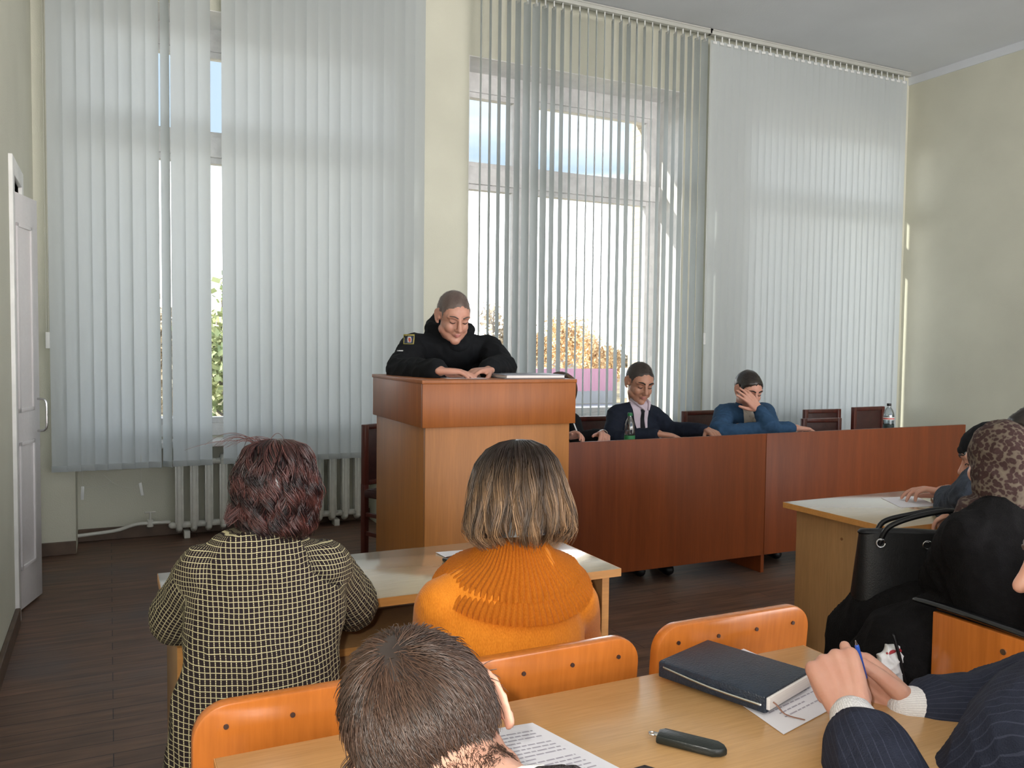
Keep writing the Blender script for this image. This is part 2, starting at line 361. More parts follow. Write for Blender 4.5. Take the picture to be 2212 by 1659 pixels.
# ------------------------------------------------------------------ vertical blinds
YBL = 5.93; SW = .089
def slat_mesh(h, w_=SW, seed=0):
    bm = bmesh.new(); rr = random.Random(seed); nz_, nx_ = 26, 5; rows = []; tw0 = rr.uniform(-.05, .05); ph = rr.uniform(0, 6)
    for j in range(nz_+1):
        z = -h*j/nz_; row = []; tw = tw0*j/nz_+.02*math.sin(ph+z*1.1); sway = .004*math.sin(ph+z*.8)*(j/nz_)
        for i in range(nx_+1):
            u = (i/nx_-.5); x = u*w_; y = .008*(1-4*u*u)
            row.append(bm.verts.new((x*math.cos(tw)-y*math.sin(tw)+sway, x*math.sin(tw)+y*math.cos(tw), z)))
        rows.append(row)
    for j in range(nz_):
        for i in range(nx_): bm.faces.new((rows[j][i], rows[j+1][i], rows[j+1][i+1], rows[j][i+1]))
    me = bpy.data.meshes.new('slat'); bm.to_mesh(me); bm.free(); me.materials.append(M['blind'])
    me.polygons.foreach_set('use_smooth', [True]*len(me.polygons)); return me
M['rail'] = mat('blind_rail', (.42, .43, .40), .4)
M['clip'] = mat('blind_clip', (.62, .64, .63), .5)
def blind(label, x0, x1, pitch, angs, h, skip=()):
    r = thing('vertical_blind', label, 'blind', ((x0+x1)/2, YBL, ZC-.035), 0, 'vertical blinds on the window wall')
    part('headrail', MB().box((x0-.03, YBL-.024, ZC-.045), (x1+.03, YBL+.024, ZC-.002), .004).box((x0-.03, YBL-.03, ZC-.016), (x1+.03, YBL-.024, ZC-.004)), M['rail'], r)
    n = int(round((x1-x0)/pitch)); var = [slat_mesh(h, seed=s+int(x0*7)) for s in range(6)]
    cm = MB().box((-.006, -.005, 0), (.006, .005, .05), .002).box((-.02, -.002, -.022), (.02, .002, .0), .001).mesh('clip', M['clip'])
    hm = MB().box((-SW/2+.002, -.0035, -.038), (SW/2-.002, -.0005, 0), .001).mesh('hem', M['blind'])
    for i in range(n):
        x = x0+pitch*(i+.5)
        if i in skip: continue
        a = R_(angs(i, x))
        s = link('slat', var[random.randrange(6)], r); s.location = Vector((x, YBL, ZC-.085))-Vector(r.location); s.rotation_euler = (0, 0, a)
        c = link('slat_clip', cm, s); c.location = (0, 0, -.008)
        hh = link('hem_weight', hm, s); hh.location = (0, 0, -h+.04)
    return r, n
def view_ang(x): return math.degrees(math.atan2(YBL, x))     # direction of sight against the x axis
a1 = [10, 12, 9, 20, 9, 26, 10, 24, 62, 9, 14, 22, 10, 14, 10, 12, 17, 9, 13, 18, 11, 13, 16, 9, 14, 12, 18, 12, 16, 10, 14]
b1, n1 = blind('pale blue vertical blind over the left window with one slat missing', -.33, 2.11, .0787, lambda i, x: -a1[i % len(a1)]*.9, 3.50, skip=(12,))
dl = [9, 14, 20, 27, 36, 48, 52, 42, 30, 24, 14, 8, 6, 7, 5, 16, 22, 28, 12, 17, 6, 20, 28, 24, 30, 34, 40, 50]
b2, n2 = blind('pale blue vertical blind with its slats turned open over the middle window', 2.52, 4.70, .078, lambda i, x: view_ang(x)-180+dl[i % len(dl)]*.85, 3.50)
b3, n3 = blind('pale blue vertical blind drawn closed over the right window beside the wall', 4.735, 7.17, .0785, lambda i, x: -6+4*math.sin(i*1.7)+2*math.sin(i*.6), 3.50)
# control cords and the fallen chain with two weights under the left blind
cd = MB(); M['cord'] = mat('cord', (.55, .55, .50), .6)
wa, wb = q(178, 1028, 5.93), q(305, 1000, 5.93); w1, w2 = q(178, 1050, 5.93), q(305, 1042, 5.93)
ch = MB().tube([wa+Vector((0, .01, .05)), w1], .0012, 5).tube([wb+Vector((0, .01, .08)), w2], .0012, 5)
ch.tube([w1, q(205, 1053, 5.93), q(235, 1044, 5.93), q(262, 1018, 5.93)], .0010, 5, 5).tube([w2, q(285, 1054, 5.93), q(250, 1046, 5.93), q(222, 1024, 5.93)], .0010, 5, 5)
part('bottom_chain', ch, M['cord'], b1)
for c_, t_ in ((w1, .05), (w2, -.16)):
    part('weight', MB().obox(c_+Vector((0, 0, -.045)), (.018, .004, .085), Matrix.Rotation(t_, 3, 'Y'), .001), M['clip'], b1)
cp = q(103, 735, 5.9)
part('control_cord', MB().tube([cp+Vector((-.006, 0, 2.7)), cp+Vector((-.006, 0, .05))], .0012, 5).tube([cp+Vector((.006, 0, 2.7)), cp+Vector((.006, 0, .05))], .0012, 5), M['cord'], b1)
part('cord_weight', MB().box(cp-Vector((.012, .006, .05)), cp+Vector((.012, .006, .05)), .003), M['clip'], b1)
cp = q(1521, 732, 5.9)
part('control_cord', MB().tube([cp+Vector((-.006, 0, 2.6)), cp+Vector((-.006, 0, .05))], .0012, 5).tube([cp+Vector((.006, 0, 2.6)), cp+Vector((.006, 0, .05))], .0012, 5), M['cord'], b2)
part('cord_weight', MB().box(cp-Vector((.012, .006, .05)), cp+Vector((.012, .006, .05)), .003), M['clip'], b2)

# ------------------------------------------------------------------ radiator under the left window
rd = thing('radiator', 'cream cast iron radiator standing under the left window', 'radiator', (1.0, 6.27, 0))
sec = MB(); zb, zt = .055, .565
for dy in (-.045, .045):
    sec.tube([(0, dy, zb+.02), (0, dy, zt-.02)], .021, 10)
sec.tube([(0, -.045, zt-.02), (0, 0, zt), (0, .045, zt-.02)], .022, 10, 3).tube([(0, -.045, zb+.02), (0, 0, zb), (0, .045, zb+.02)], .022, 10, 3)
sec.tube([(-.045, 0, zt-.035), (.045, 0, zt-.035)], .024, 12).tube([(-.045, 0, zb+.035), (.045, 0, zb+.035)], .024, 12)
sec.box((-.028, -.055, zb+.05), (.028, -.047, zt-.05), .003)
sme = sec.mesh('section', M['radiator'])
for i in range(14):
    s = link('section', sme, rd); s.location = (-.57+i*.098, 0, 0)
for xx in (.46, 1.52): part('foot', MB().box((xx, 6.22, 0), (xx+.04, 6.32, .05), .004), M['radiator'], rd)
pp = single('heating_pipe', MB().tube([(-.205, 6.31, .06), (.02, 6.31, .075), (.13, 6.30, .105), (.20, 6.29, .115), (.365, 6.27, .115)], .012, 10, 4).cyl((.245, 6.29, .09), (.245, 6.29, .14), .022).tube([(.245, 6.29, .14), (.245, 6.29, .19)], .007, 8).tube([(.215, 6.29, .19), (.275, 6.29, .19)], .006, 8), M['radiator'],
            'cream painted heating pipe with a valve left of the radiator', 'pipe')
# ------------------------------------------------------------------ podium
PX0, PX1, PY0, PY1, PZT = 1.172, 1.905, 3.29, 4.02, 1.23
pd = thing('podium', 'tall orange-brown wooden podium with a deep band round its top', 'podium', (1.54, 3.65, 0))
part('band', MB().box((PX0, PY0, PZT-.20), (PX1, PY0+.02, PZT-.014), .0015).box((PX0, PY0+.02, PZT-.20), (PX0+.02, PY1, PZT-.014), .0015).box((PX1-.02, PY0+.02, PZT-.20), (PX1, PY1, PZT-.014), .0015), M['podium_band'], pd)
part('top', MB().box((PX0-.004, PY0-.004, PZT-.016), (PX1+.004, PY1+.004, PZT), .002), M['podium_band'], pd)
part('front_panel', MB().box((PX0+.02, PY0+.02, 0), (PX1-.02, PY0+.04, PZT-.19), .001), M['podium'], pd)
part('side_panel', MB().box((PX0+.02, PY0+.04, 0), (PX0+.04, PY1, PZT-.016), .001), M['podium'], pd)
part('side_panel', MB().box((PX1-.04, PY0+.04, 0), (PX1-.02, PY1, PZT-.016), .001), M['podium'], pd)
part('shelf', MB().box((PX0+.04, PY0+.04, .86), (PX1-.04, PY1-.05, .88)), M['podium'], pd)
# ------------------------------------------------------------------ dais table
DX0, DX1, DYF = 2.19, 5.42, 3.90
dt = thing('conference_table', 'long red-brown table with a full front panel where the officials sit', 'table', (3.8, 4.2, 0))
part('front_panel', MB().box((DX0, DYF, .115), (3.60, DYF+.022, .86), .0015), M['dais'], dt)
part('front_panel', MB().box((3.603, DYF, .115), (DX1, DYF+.022, .86), .0015), M['dais'], dt)
part('table_top', MB().box((DX0+.01, DYF+.022, .755), (DX1-.01, DYF+.62, .78), .002), M['dais_top'], dt)
for x in (DX0+.02, 3.60, DX1-.045): part('side_panel', MB().box((x, DYF+.022, 0), (x+.025, DYF+.55, .755), .001), M['dais'], dt)
# ------------------------------------------------------------------ desks
def desk(label, x0, x1, y0, y1, top_m, zt=.75, shelf=True, ins=.045):
    r = thing('desk', label, 'desk', ((x0+x1)/2, (y0+y1)/2, 0), 0, 'two-seat desks of the audience')
    part('desk_top', MB().box((x0, y0, zt-.022), (x1, y1, zt), .0015), top_m, r)
    e = MB().box((x0-.0015, y0-.0015, zt-.0225), (x1+.0015, y0, zt-.0005), .0).box((x0-.0015, y0, zt-.0225), (x0, y1, zt-.0005)).box((x1, y0, zt-.0225), (x1+.0015, y1, zt-.0005))
    part('edge_band', e, M['desk_edge'], r, smooth=False)
    for xa in (x0+ins, x1-ins-.022):
        s = part('side_panel', MB().box((xa, y0+.03, 0), (xa+.022, y1-.03, zt-.022), .001), M['desk_side'], r)
        eb = link('edge_band', MB().box((xa-.0005, y0+.0285, 0), (xa+.0225, y0+.03, zt-.023)).mesh('edge_band', M['desk_edge'], False), s)
        sc1 = MB()
        for zz in (.12, zt-.10): sc1.cyl((xa-.002, (y0+y1)/2, zz), (xa+.024, (y0+y1)/2, zz), .006, 10)
        link('screw', sc1.mesh('screw', M['metal']), s)
    part('back_panel', MB().box((x0+ins+.022, y1-.12, .22), (x1-ins-.022, y1-.10, zt-.022), .001), M['desk_dark'], r)
    if shelf:
        s = part('shelf', MB().box((x0+ins+.022, y0+.06, zt-.155), (x1-ins-.022, y1-.12, zt-.137), .001), M['desk_side'], r)
        link('edge_band', MB().box((x0+ins+.022, y0+.0585, zt-.1555), (x1-ins-.022, y0+.06, zt-.1365)).mesh('edge_band', M['desk_edge'], False), s)
    part('lower_panel', MB().box((x0+ins+.022, y0+.09, .20), (x1-ins-.022, y0+.106, zt-.157), .001), M['desk_side'], r)
    return r
desk('pale-topped desk in front of the two women with the check jacket and orange sweater', .113, 1.305, 1.985, 2.44, M['desk_top_pale'], ins=.02)
desk('light brown desk in the foreground with the planner and papers on it', .138, 1.325, .78, 1.31, M['desk_top'])
desk('pale-topped desk at the right in front of the headscarf woman', 2.49, 3.70, 2.055, 2.59, M['desk_top_pale'])
# ------------------------------------------------------------------ audience chairs
def rounded(w_, z0, z1, rad, n=8):
    o = [(-w_/2, z0), (w_/2, z0)]
    for k in range(n+1): a = math.pi/2*k/n; o.append((w_/2-rad+rad*math.cos(a), z1-rad+rad*math.sin(a)))
    for k in range(n+1): a = math.pi/2+math.pi/2*k/n; o.append((-w_/2+rad+rad*math.cos(a), z1-rad+rad*math.sin(a)))
    return o
def plychair(label, x, y, rz=0.0, side=False, w_=.41):
    r = thing('plywood_chair', label, 'chair', (x, y, 0), rz, 'orange plywood chairs of the audience')
    tilt = .08
    def bk(z0, z1, th, yo, inset=0.0):
        m = MB(); m.prism([(a, -(-yo)+0, b) for a, b in rounded(w_-inset*2, z0, z1-inset, .055)], (0, th, 0), .005)
        for v in m.bm.verts: v.co.y -= (v.co.z-.42)*tilt
        return m
    part('backrest', bk(.44, .812, .028, .0), M['chair_ply'], r, world=False)
    sc1 = MB()
    for i in range(4):
        xx = -w_/2+.05+i*(w_-.10)/3; zz = .775
        yy = -(zz-.42)*tilt-.002; sc1.cyl((xx, yy-.001, zz), (xx, yy+.004, zz), .0042, 10)
    part('screw', sc1, M['screw'], r, world=False)
    part('seat', MB().box((-w_/2, .03, .40), (w_/2, .42, .425), .006), M['chair_ply'], r, world=False)
    for s in (-1, 1):
        part('leg', MB().tube([(s*(w_/2-.025), .0, .60), (s*(w_/2-.025), .02, .40), (s*(w_/2-.025), -.02, .0)], .011, 8), M['metal'], r, world=False)
        part('leg', MB().tube([(s*(w_/2-.025), .38, .40), (s*(w_/2-.025), .40, .0)], .011, 8), M['metal'], r, world=False)
    return r
plychair('orange plywood chair behind the woman in the check jacket', .315, 1.385)
plychair('orange plywood chair behind the woman in the orange sweater', .735, 1.385)
plychair('empty orange plywood chair behind the black planner', 1.20, 1.40)
def armchair_row():
    r = thing('armchair', 'orange wooden chair with a black armrest under the headscarf woman', 'chair', (2.36, 1.45, 0))
    part('side_panel', MB().box((2.085, 1.30, .08), (2.108, 1.58, .645), .003), M['chair_ply'], r)
    part('armrest', MB().tube([(2.096, 1.27, .655), (2.096, 1.40, .662), (2.096, 1.52, .664), (2.096, 1.64, .66)], [.014, .017, .017, .013], 12, 3, flat=((0, 0, 1), .6)), M['black_gloss'], r)
    bm_ = MB().cyl((2.081, 1.37, .60), (2.086, 1.37, .60), .008).cyl((2.081, 1.40, .53), (2.086, 1.40, .53), .008); part('bolt', bm_, M['metal'], r)
    part('backrest', MB().prism([Vector((a+2.36, 1.215, b)) for a, b in rounded(.50, .40, .83, .05)], (0, .028, 0), .005), M['chair_ply'], r)
    part('seat', MB().box((2.11, 1.25, .40), (2.61, 1.76, .43), .01), M['chair_ply'], r)
    part('side_panel', MB().box((2.612, 1.30, 0), (2.635, 1.58, .645), .003), M['chair_ply'], r)
armchair_row()
# ------------------------------------------------------------------ dark chairs at the dais
def dark_chair(label, x, y, rz, h=.92, w_=.42):
    r = thing('dark_chair', label, 'chair', (x, y, 0), rz, 'dark mahogany chairs at the front')
    part('backrest', MB().box((-w_/2+.03, -.005, h-.36), (w_/2-.03, .015, h-.02), .004), M['dark_leather'], r, world=False)
    fr = MB().box((-w_/2, -.015, h-.38), (-w_/2+.035, .02, h), .004).box((w_/2-.035, -.015, h-.38), (w_/2, .02, h), .004).box((-w_/2+.035, -.015, h-.03), (w_/2-.035, .02, h), .004).box((-w_/2+.035, -.015, h-.38), (w_/2-.035, .02, h-.35), .004)
    part('back_frame', fr, M['dark_wood'], r, world=False)
    part('seat', MB().box((-w_/2, -.42, .42), (w_/2, .0, .47), .012), M['dark_leather'], r, world=False)
    for s in (-1, 1):
        part('leg', MB().box((s*(w_/2-.018)-.018, -.015, 0), (s*(w_/2-.018)+.018, .022, h-.37), .004), M['dark_wood'], r, world=False)
        part('leg', MB().box((s*(w_/2-.018)-.018, -.42, 0), (s*(w_/2-.018)+.018, -.384, .43), .004), M['dark_wood'], r, world=False)
        part('stretcher', MB().box((s*(w_/2-.018)-.01, -.39, .18), (s*(w_/2-.018)+.01, .0, .205), .003).box((s*(w_/2-.018)-.01, -.39, .30), (s*(w_/2-.018)+.01, .0, .325), .003), M['dark_wood'], r, world=False)
    return r
dark_chair('dark red-brown chair standing left of the podium', 1.60, 5.16, R_(25), .875, .40)
dark_chair('dark chair between the writing woman and the man with a tie', 2.95, 4.92, R_(-4), .90)
dark_chair('dark chair between the man with a tie and the man in the blue jacket', 3.97, 4.98, R_(5), .912, .38)
dark_chair('lowest dark empty chair right of the man in the blue jacket', 4.90, 4.72, R_(-6), .85, .36)
dark_chair('dark empty chair second from the right end of the long table', 5.30, 5.10, R_(-3), .882, .38)
dark_chair('dark empty chair behind the water bottle with a black cap', 5.74, 5.02, R_(3), .899, .38)
# ------------------------------------------------------------------ outside, seen between the slats
GZ = -4.2
M['grass'] = mat('dry_autumn_grass', (.40, .33, .20), .9, .35, .15)
M['asphalt'] = mat('pale_yard', (.34, .34, .35), .85, .12, .4)
struct('ground', MB().box((-150, YO+.1, GZ-.3), (420, 420, GZ)), M['grass'])
struct('trim_3', MB().box((10, 48, GZ), (75, 69, GZ+.03)), M['asphalt'])
def leaf_mat(name, c1, c2):
    T = NT(name); T.b.inputs['Roughness'].default_value = .7
    oi = T.n('ShaderNodeTexCoord'); nz = T.n('ShaderNodeTexNoise'); nz.inputs['Scale'].default_value = .9; T.l(oi.outputs['Object'], nz.inputs['Vector'])
    r = ramp(T, nz.outputs['Fac'], [(.35, c1), (.65, c2)]); T.l(r.outputs[0], T.b.inputs['Base Color']); return T.m
M['leaf_orange'] = leaf_mat('orange_leaves', (.66, .44, .22), (.82, .62, .38)); M['leaf_green'] = leaf_mat('green_leaves', (.22, .30, .14), (.40, .42, .20))
M['leaf_brown'] = leaf_mat('brown_leaves', (.36, .30, .22), (.46, .38, .27)); M['bark'] = mat('birch_bark', (.60, .57, .52), .8, .3, 8, stretch=(1, 1, 3))
M['bark_dark'] = mat('dark_bark', (.12, .10, .08), .9, .3, 8)
def quads_mesh(name, C, size, m, rng):
    n = len(C); a = rng.normal(size=(n, 3)); a /= np.linalg.norm(a, axis=1)[:, None]; b = rng.normal(size=(n, 3)); b -= a*(a*b).sum(1)[:, None]; b /= np.linalg.norm(b, axis=1)[:, None]
    s = size*rng.uniform(.5, 1.2, (n, 1)); V = np.stack([C-a*s-b*s*.6, C+a*s-b*s*.6, C+a*s+b*s*.6, C-a*s+b*s*.6], 1).reshape(-1, 3)
    me = bpy.data.meshes.new(name); me.from_pydata(V.tolist(), [], [(4*i, 4*i+1, 4*i+2, 4*i+3) for i in range(n)]); me.materials.append(m); return me
def tree(name, label, base, h, wd, lm, bm_m, n=1600, size=.14, group=None, crown0=.3, seed=1):
    rng = np.random.default_rng(seed); t = thing(name, label, 'tree', base, 0, group)
    tr = MB(); tr.tube([(0, 0, 0), (.1, 0, h*.4), (0, .1, h*.75), (0, 0, h*.95)], [h*.018, h*.014, h*.008, h*.003], 8, 3)
    br = []; 
    for k in range(16):
        z0 = h*rng.uniform(crown0, .85); a = rng.uniform(0, 6.28); L = wd*rng.uniform(.5, .95)*(1-.5*(z0/h)); tip = Vector((L*math.cos(a), L*math.sin(a), z0+L*.8)); br.append((Vector((0, 0, z0)), tip))
        tr.tube([(0, 0, z0), Vector((0, 0, z0)).lerp(tip, .5)+Vector((0, 0, -.1)), tip], [h*.006, h*.004, h*.0015], 6, 2)
    part('trunk', tr, bm_m, t, world=False)
    pts = []
    for a, b in br:
        for k in range(n//16):
            u = rng.uniform(.25, 1.1); pts.append(np.array(a.lerp(b, u))+rng.normal(size=3)*wd*.16*np.array([1, 1, 1.2]))
    link('foliage', quads_mesh('foliage', np.array(pts), size, lm, rng), t)
    return t
def at(px, Y, top):      # stands on the ground at depth Y, its top where the photo shows it
    p = q(px, top, Y); return (p.x, p.y, GZ), p.z-GZ
for i, (px, Y, top, wd, lab, m_, b_) in enumerate([
    (1222, 82, 700, 4.0, 'tall orange birch rising above the magenta fence', 'leaf_orange', 'bark'),
    (1282, 77, 728, 2.6, 'smaller orange birch right of the tallest one beyond the fence', 'leaf_orange', 'bark'),
    (1160, 86, 722, 2.8, 'orange birch left of the tallest one seen between slats', 'leaf_orange', 'bark'),
    (1322, 88, 752, 2.0, 'low orange tree near the white sign beyond the fence', 'leaf_orange', 'bark_dark'),
    (1068, 40, 640, 1.8, 'thin brown tree seen beside the officer', 'leaf_brown', 'bark_dark'),
    (482, 30, 585, 1.9, 'green tree seen through the missing slat gap', 'leaf_green', 'bark_dark'),
    (352, 34, 650, 2.2, 'green brown tree seen through the narrow left gap', 'leaf_brown', 'bark_dark')]):
    b_xy, hh = at(px, Y, top)
    tree('autumn_tree', lab, b_xy, hh, wd, M[m_], M[b_], group='trees outside the windows', n=(3600 if i == 0 else 2200) if i < 6 else 1800, size=.16 if m_ == 'leaf_orange' else .12, seed=i+3, crown0=.3)
rng = np.random.default_rng(5); pts = []
for k in range(9000):
    x = rng.uniform(-60, 260); y = rng.uniform(165, 180); top = 4.6+1.2*math.sin(x*.09)+.8*math.sin(x*.31+1)+.5*math.sin(x*.9); pts.append((x, y, GZ+rng.uniform(0, 1)**.6*top))
tl = link('tree_line', quads_mesh('tree_line', np.array(pts), .75, M['leaf_brown'], rng)); tag(tl, 'hazy brown green belt of distant trees along the horizon', 'tree line', None, 'stuff')
M['fence_red'] = mat('magenta_fence', (.52, .26, .34), .6, .06, 2, stretch=(8, 1, .2))
f = thing('sheet_fence', 'magenta metal sheet fence seen through the middle window', 'fence', (38, 70, GZ))
def corr(x0, x1, z0, z1):
    m = MB(); n = int((x1-x0)/.25); 
    top = [m.bm.verts.new((x0+(x1-x0)*i/n, 70+(.04 if i % 2 else 0), z1)) for i in range(n+1)]; bot = [m.bm.verts.new((v.co.x, v.co.y, z0)) for v in top]
    for i in range(n): m.bm.faces.new((bot[i], bot[i+1], top[i+1], top[i]))
    return m
part('fence_panel', corr(31.0, 45.2, GZ+1.2, -.80), M['fence_red'], f, smooth=False)
part('fence_base', MB().box((31, 70.02, GZ), (45.2, 70.25, GZ+1.25)), M['asphalt'], f)
s_ = thing('sign_board', 'white sign board with a dark letter at the right end of the magenta fence', 'sign', (46.2, 69.6, GZ)); M['signwhite'] = mat('sign_white', (.8, .8, .8), .6); M['signblack'] = mat('sign_letters', (.05, .05, .06), .6)
part('board', MB().box((45.35, 69.5, GZ+.5), (46.5, 69.7, -.72)), M['signwhite'], s_)
part('lettering', MB().box((45.65, 69.48, -1.9), (45.78, 69.5, -1.35)).box((46.05, 69.48, -1.9), (46.18, 69.5, -1.35)).box((45.78, 69.48, -1.68), (46.05, 69.5, -1.56)), M['signblack'], s_)
for x in (45.5, 46.3): part('post', MB().box((x, 69.55, GZ), (x+.08, 69.63, GZ+.55)), M['signwhite'], s_)
h = thing('distant_house', 'small pale house with a grey roof in the fields beyond the birches', 'house', (66, 120, GZ)); M['hwall'] = mat('house_wall', (.55, .52, .48), .8); M['hroof'] = mat('house_roof', (.33, .31, .31), .8)
part('wall', MB().box((63, 116, GZ), (70, 122, GZ+2.4)), M['hwall'], h)
part('roof', MB().prism([(62.6, 115.6, GZ+2.4), (62.6, 122.4, GZ+2.4), (62.6, 119, GZ+4.2)], (7.8, 0, 0)), M['hroof'], h)
part('window', MB().box((64.2, 115.95, GZ+.9), (65.2, 116, GZ+1.8)), M['signblack'], h); part('window', MB().box((67.2, 115.95, GZ+.9), (68.2, 116, GZ+1.8)), M['signblack'], h)
M['bluemetal'] = mat('blue_metal', (.12, .28, .42), .5)
p = q(352, 850, 25); h = thing('blue_kiosk', 'blue metal kiosk glimpsed low through the narrow left gap', 'kiosk', (p.x, 25, GZ))
part('body', MB().box((p.x-1.2, 24, GZ), (p.x+.9, 26, -.9), .02), M['bluemetal'], h); part('roof', MB().box((p.x-1.35, 23.8, -.9), (p.x+1.05, 26.2, -.78), .02), M['hroof'], h)
# ------------------------------------------------------------------ things on the desks
def sheet(name, label, corners, z, group=None, lines=10, curl=.0, m=None, txt=True, th=.0008):
    """a printed sheet: corners in order far-left, far-right, near-right, near-left (xy)"""
    a, b, c, d_ = [Vector((p[0], p[1], 0)) for p in corners]; N = 14
    def P(u, v): return a.lerp(b, u).lerp(d_.lerp(c, u), v)+Vector((0, 0, z+curl*max(0, v-.6)**2*6*(.4+u)))
    m_ = MB(); g = [[m_.bm.verts.new(P(i/N, j/N)) for i in range(N+1)] for j in range(N+1)]
    for j in range(N):
        for i in range(N): m_.bm.faces.new((g[j][i], g[j][i+1], g[j+1][i+1], g[j+1][i]))
    r = bmesh.ops.extrude_face_region(m_.bm, geom=m_.bm.faces[:])
    for v in [q_ for q_ in r['geom'] if isinstance(q_, bmesh.types.BMVert)]: v.co.z += th
    t = thing(name, label, 'paper', ((a+b+c+d_)/4)+Vector((0, 0, z)), 0, group); part('sheet', m_, m or M['paper'], t, smooth=False)
    if txt:
        l = MB(); rr = random.Random(len(label))
        for k in range(lines):
            v = .10+.82*k/lines; u = .12 if rr.random() > .15 else .2; end = .88 if rr.random() > .2 else rr.uniform(.5, .8)
            while u < end:
                L = rr.uniform(.03, .10); u2 = min(u+L, end); q0, q1 = P(u, v), P(u2, v); q2, q3 = P(u2, v+.012), P(u, v+.012)
                vs4 = [l.bm.verts.new(x+Vector((0, 0, th+.0004))) for x in (q0, q1, q2, q3)]; l.bm.faces.new(vs4); u = u2+.014
        part('printed_text', l, M['ink'], t, smooth=False)
    return t
M['ink'] = mat('print_grey', (.38, .36, .42), .8); M['pages'] = mat('page_edges', (.80, .76, .74), .7, .06, 3, stretch=(1, 1, 300)); M['navy_leather'] = mat('navy_leather', (.014, .024, .042), .40, .2, 90, bump=.3, bs=260)
DT = .75
sheet('paper_sheet', 'printed sheets spread under the navy planner beside the clasped hands', [(1.02, 1.30), (1.19, 1.34), (1.21, 1.07), (.985, 1.01)], DT+.001, lines=17, curl=.0)
sheet('paper_sheet', 'printed sheet lying on the foreground desk at the bowed young man', [(.46, 1.23), (.63, 1.215), (.70, .955), (.50, .94)], DT+.001, lines=20)
# planner
pc = Vector((1.052, 1.205, DT+.005)); ax = Vector((.155, .053, 0)).normalized(); ay = Vector((-ax.y, ax.x, 0)); rotP = Matrix((ax, ay, (0, 0, 1))).transposed()
pl = thing('planner', 'navy leather planner with its page block showing at the near end', 'planner', pc)
def pbox(u0, u1, v0, v1, z0, z1, bev): return MB().obox(pc+ax*((u0+u1)/2)+ay*((v0+v1)/2)+Vector((0, 0, (z0+z1)/2)), (u1-u0, v1-v0, z1-z0), rotP, bev)
part('cover', pbox(-.083, .083, -.108, .113, .026, .0305, .0018), M['navy_leather'], pl); part('cover', pbox(-.083, .083, -.108, .113, 0, .0045, .0018), M['navy_leather'], pl)
part('spine', pbox(-.088, -.080, -.108, .113, .0, .0305, .0035), M['navy_leather'], pl)
part('page_block', pbox(-.079, .076, -.112, .108, .0045, .026, .001), M['pages'], pl)
M['ribbon'] = mat('brown_ribbon', (.25, .12, .08), .5)
rp = pc-ax*.066-ay*.112
part('bookmark', MB().tube([rp+ay*.02+Vector((0, 0, .022)), rp-ay*.004+Vector((0, 0, .014)), rp-ay*.02+ax*.004+Vector((0, 0, .0)), rp-ay*.05+ax*.012+Vector((0, 0, -.002))], .0022, 6, 4, flat=((0, 0, 1), .4)), M['ribbon'], pl)
M['plastic_clear'] = pane_mat('clear_film', (.85, .87, .9), .8)
part('page_protector', MB().tube([pc-ax*.088+ay*.10+Vector((0, 0, .022)), pc-ax*.092+Vector((0, 0, .016)), pc-ax*.088-ay*.10+Vector((0, 0, .014))], .0022, 6, 3), M['metal'], pl, label='thin shiny elastic strap along the spine')
# pen case with a metal tip
c0, c1 = qz(1425, 1588, DT+.008), qz(1562, 1622, DT+.008); dc = (c1-c0).normalized(); nc = Vector((-dc.y, dc.x, 0)); rc = Matrix((dc, nc, (0, 0, 1))).transposed(); L = (c1-c0).length
M['case_leather'] = mat('case_leather', (.012, .016, .014), .35, .1, 60, bump=.08, bs=300)
ck = thing('leather_case', 'black leather case with a metal ring end on the foreground desk', 'case', (c0+c1)/2)
m_ = MB(); m_.prism([c0-nc*.0178+Vector((0, 0, -.007)), c1-nc*.0178+dc*-.012+Vector((0, 0, -.007)), c1-nc*.010+Vector((0, 0, -.007)), c1+dc*.006+Vector((0, 0, -.007)), c1+nc*.010+Vector((0, 0, -.007)), c1+nc*.0178-dc*.012+Vector((0, 0, -.007)), c0+nc*.0178+dc*.004+Vector((0, 0, -.007)), c0+nc*.008-dc*.004+Vector((0, 0, -.007))], (0, 0, .014), .004)
part('sheath', m_, M['case_leather'], ck)
rg = MB(); pr = c0-dc*.012; ring = [pr+dc*(.006*math.cos(a))+nc*(.005*math.sin(a)) for a in [k*math.pi/6 for k in range(12)]]
rg.tube(ring+[ring[0]], .0016, 6).tube([c0-dc*.008, c0+dc*.002], .004, 8); part('metal_tip', rg, M['metal'], ck)
# phone and note on the first desk
pp_ = qz(985, 1207, DT+.006)
m_ = thing('mobile_phone', 'black glossy phone lying beside a white note on the front desk', 'phone', pp_); rt = Matrix.Rotation(.35, 3, 'Z')
part('body', MB().obox(pp_, (.075, .042, .012), rt, .005), M['black_gloss'], m_); part('screen', MB().obox(pp_+Vector((0, 0, .0062)), (.045, .034, .0006), rt), M['screw'], m_)
nt_ = qz(985, 1196, DT+.001)
sheet('paper_note', 'small white note under the phone on the front desk', [(nt_.x-.05, nt_.y+.04), (nt_.x+.06, nt_.y+.03), (nt_.x+.05, nt_.y-.035), (nt_.x-.045, nt_.y-.03)], DT+.0005, txt=False)
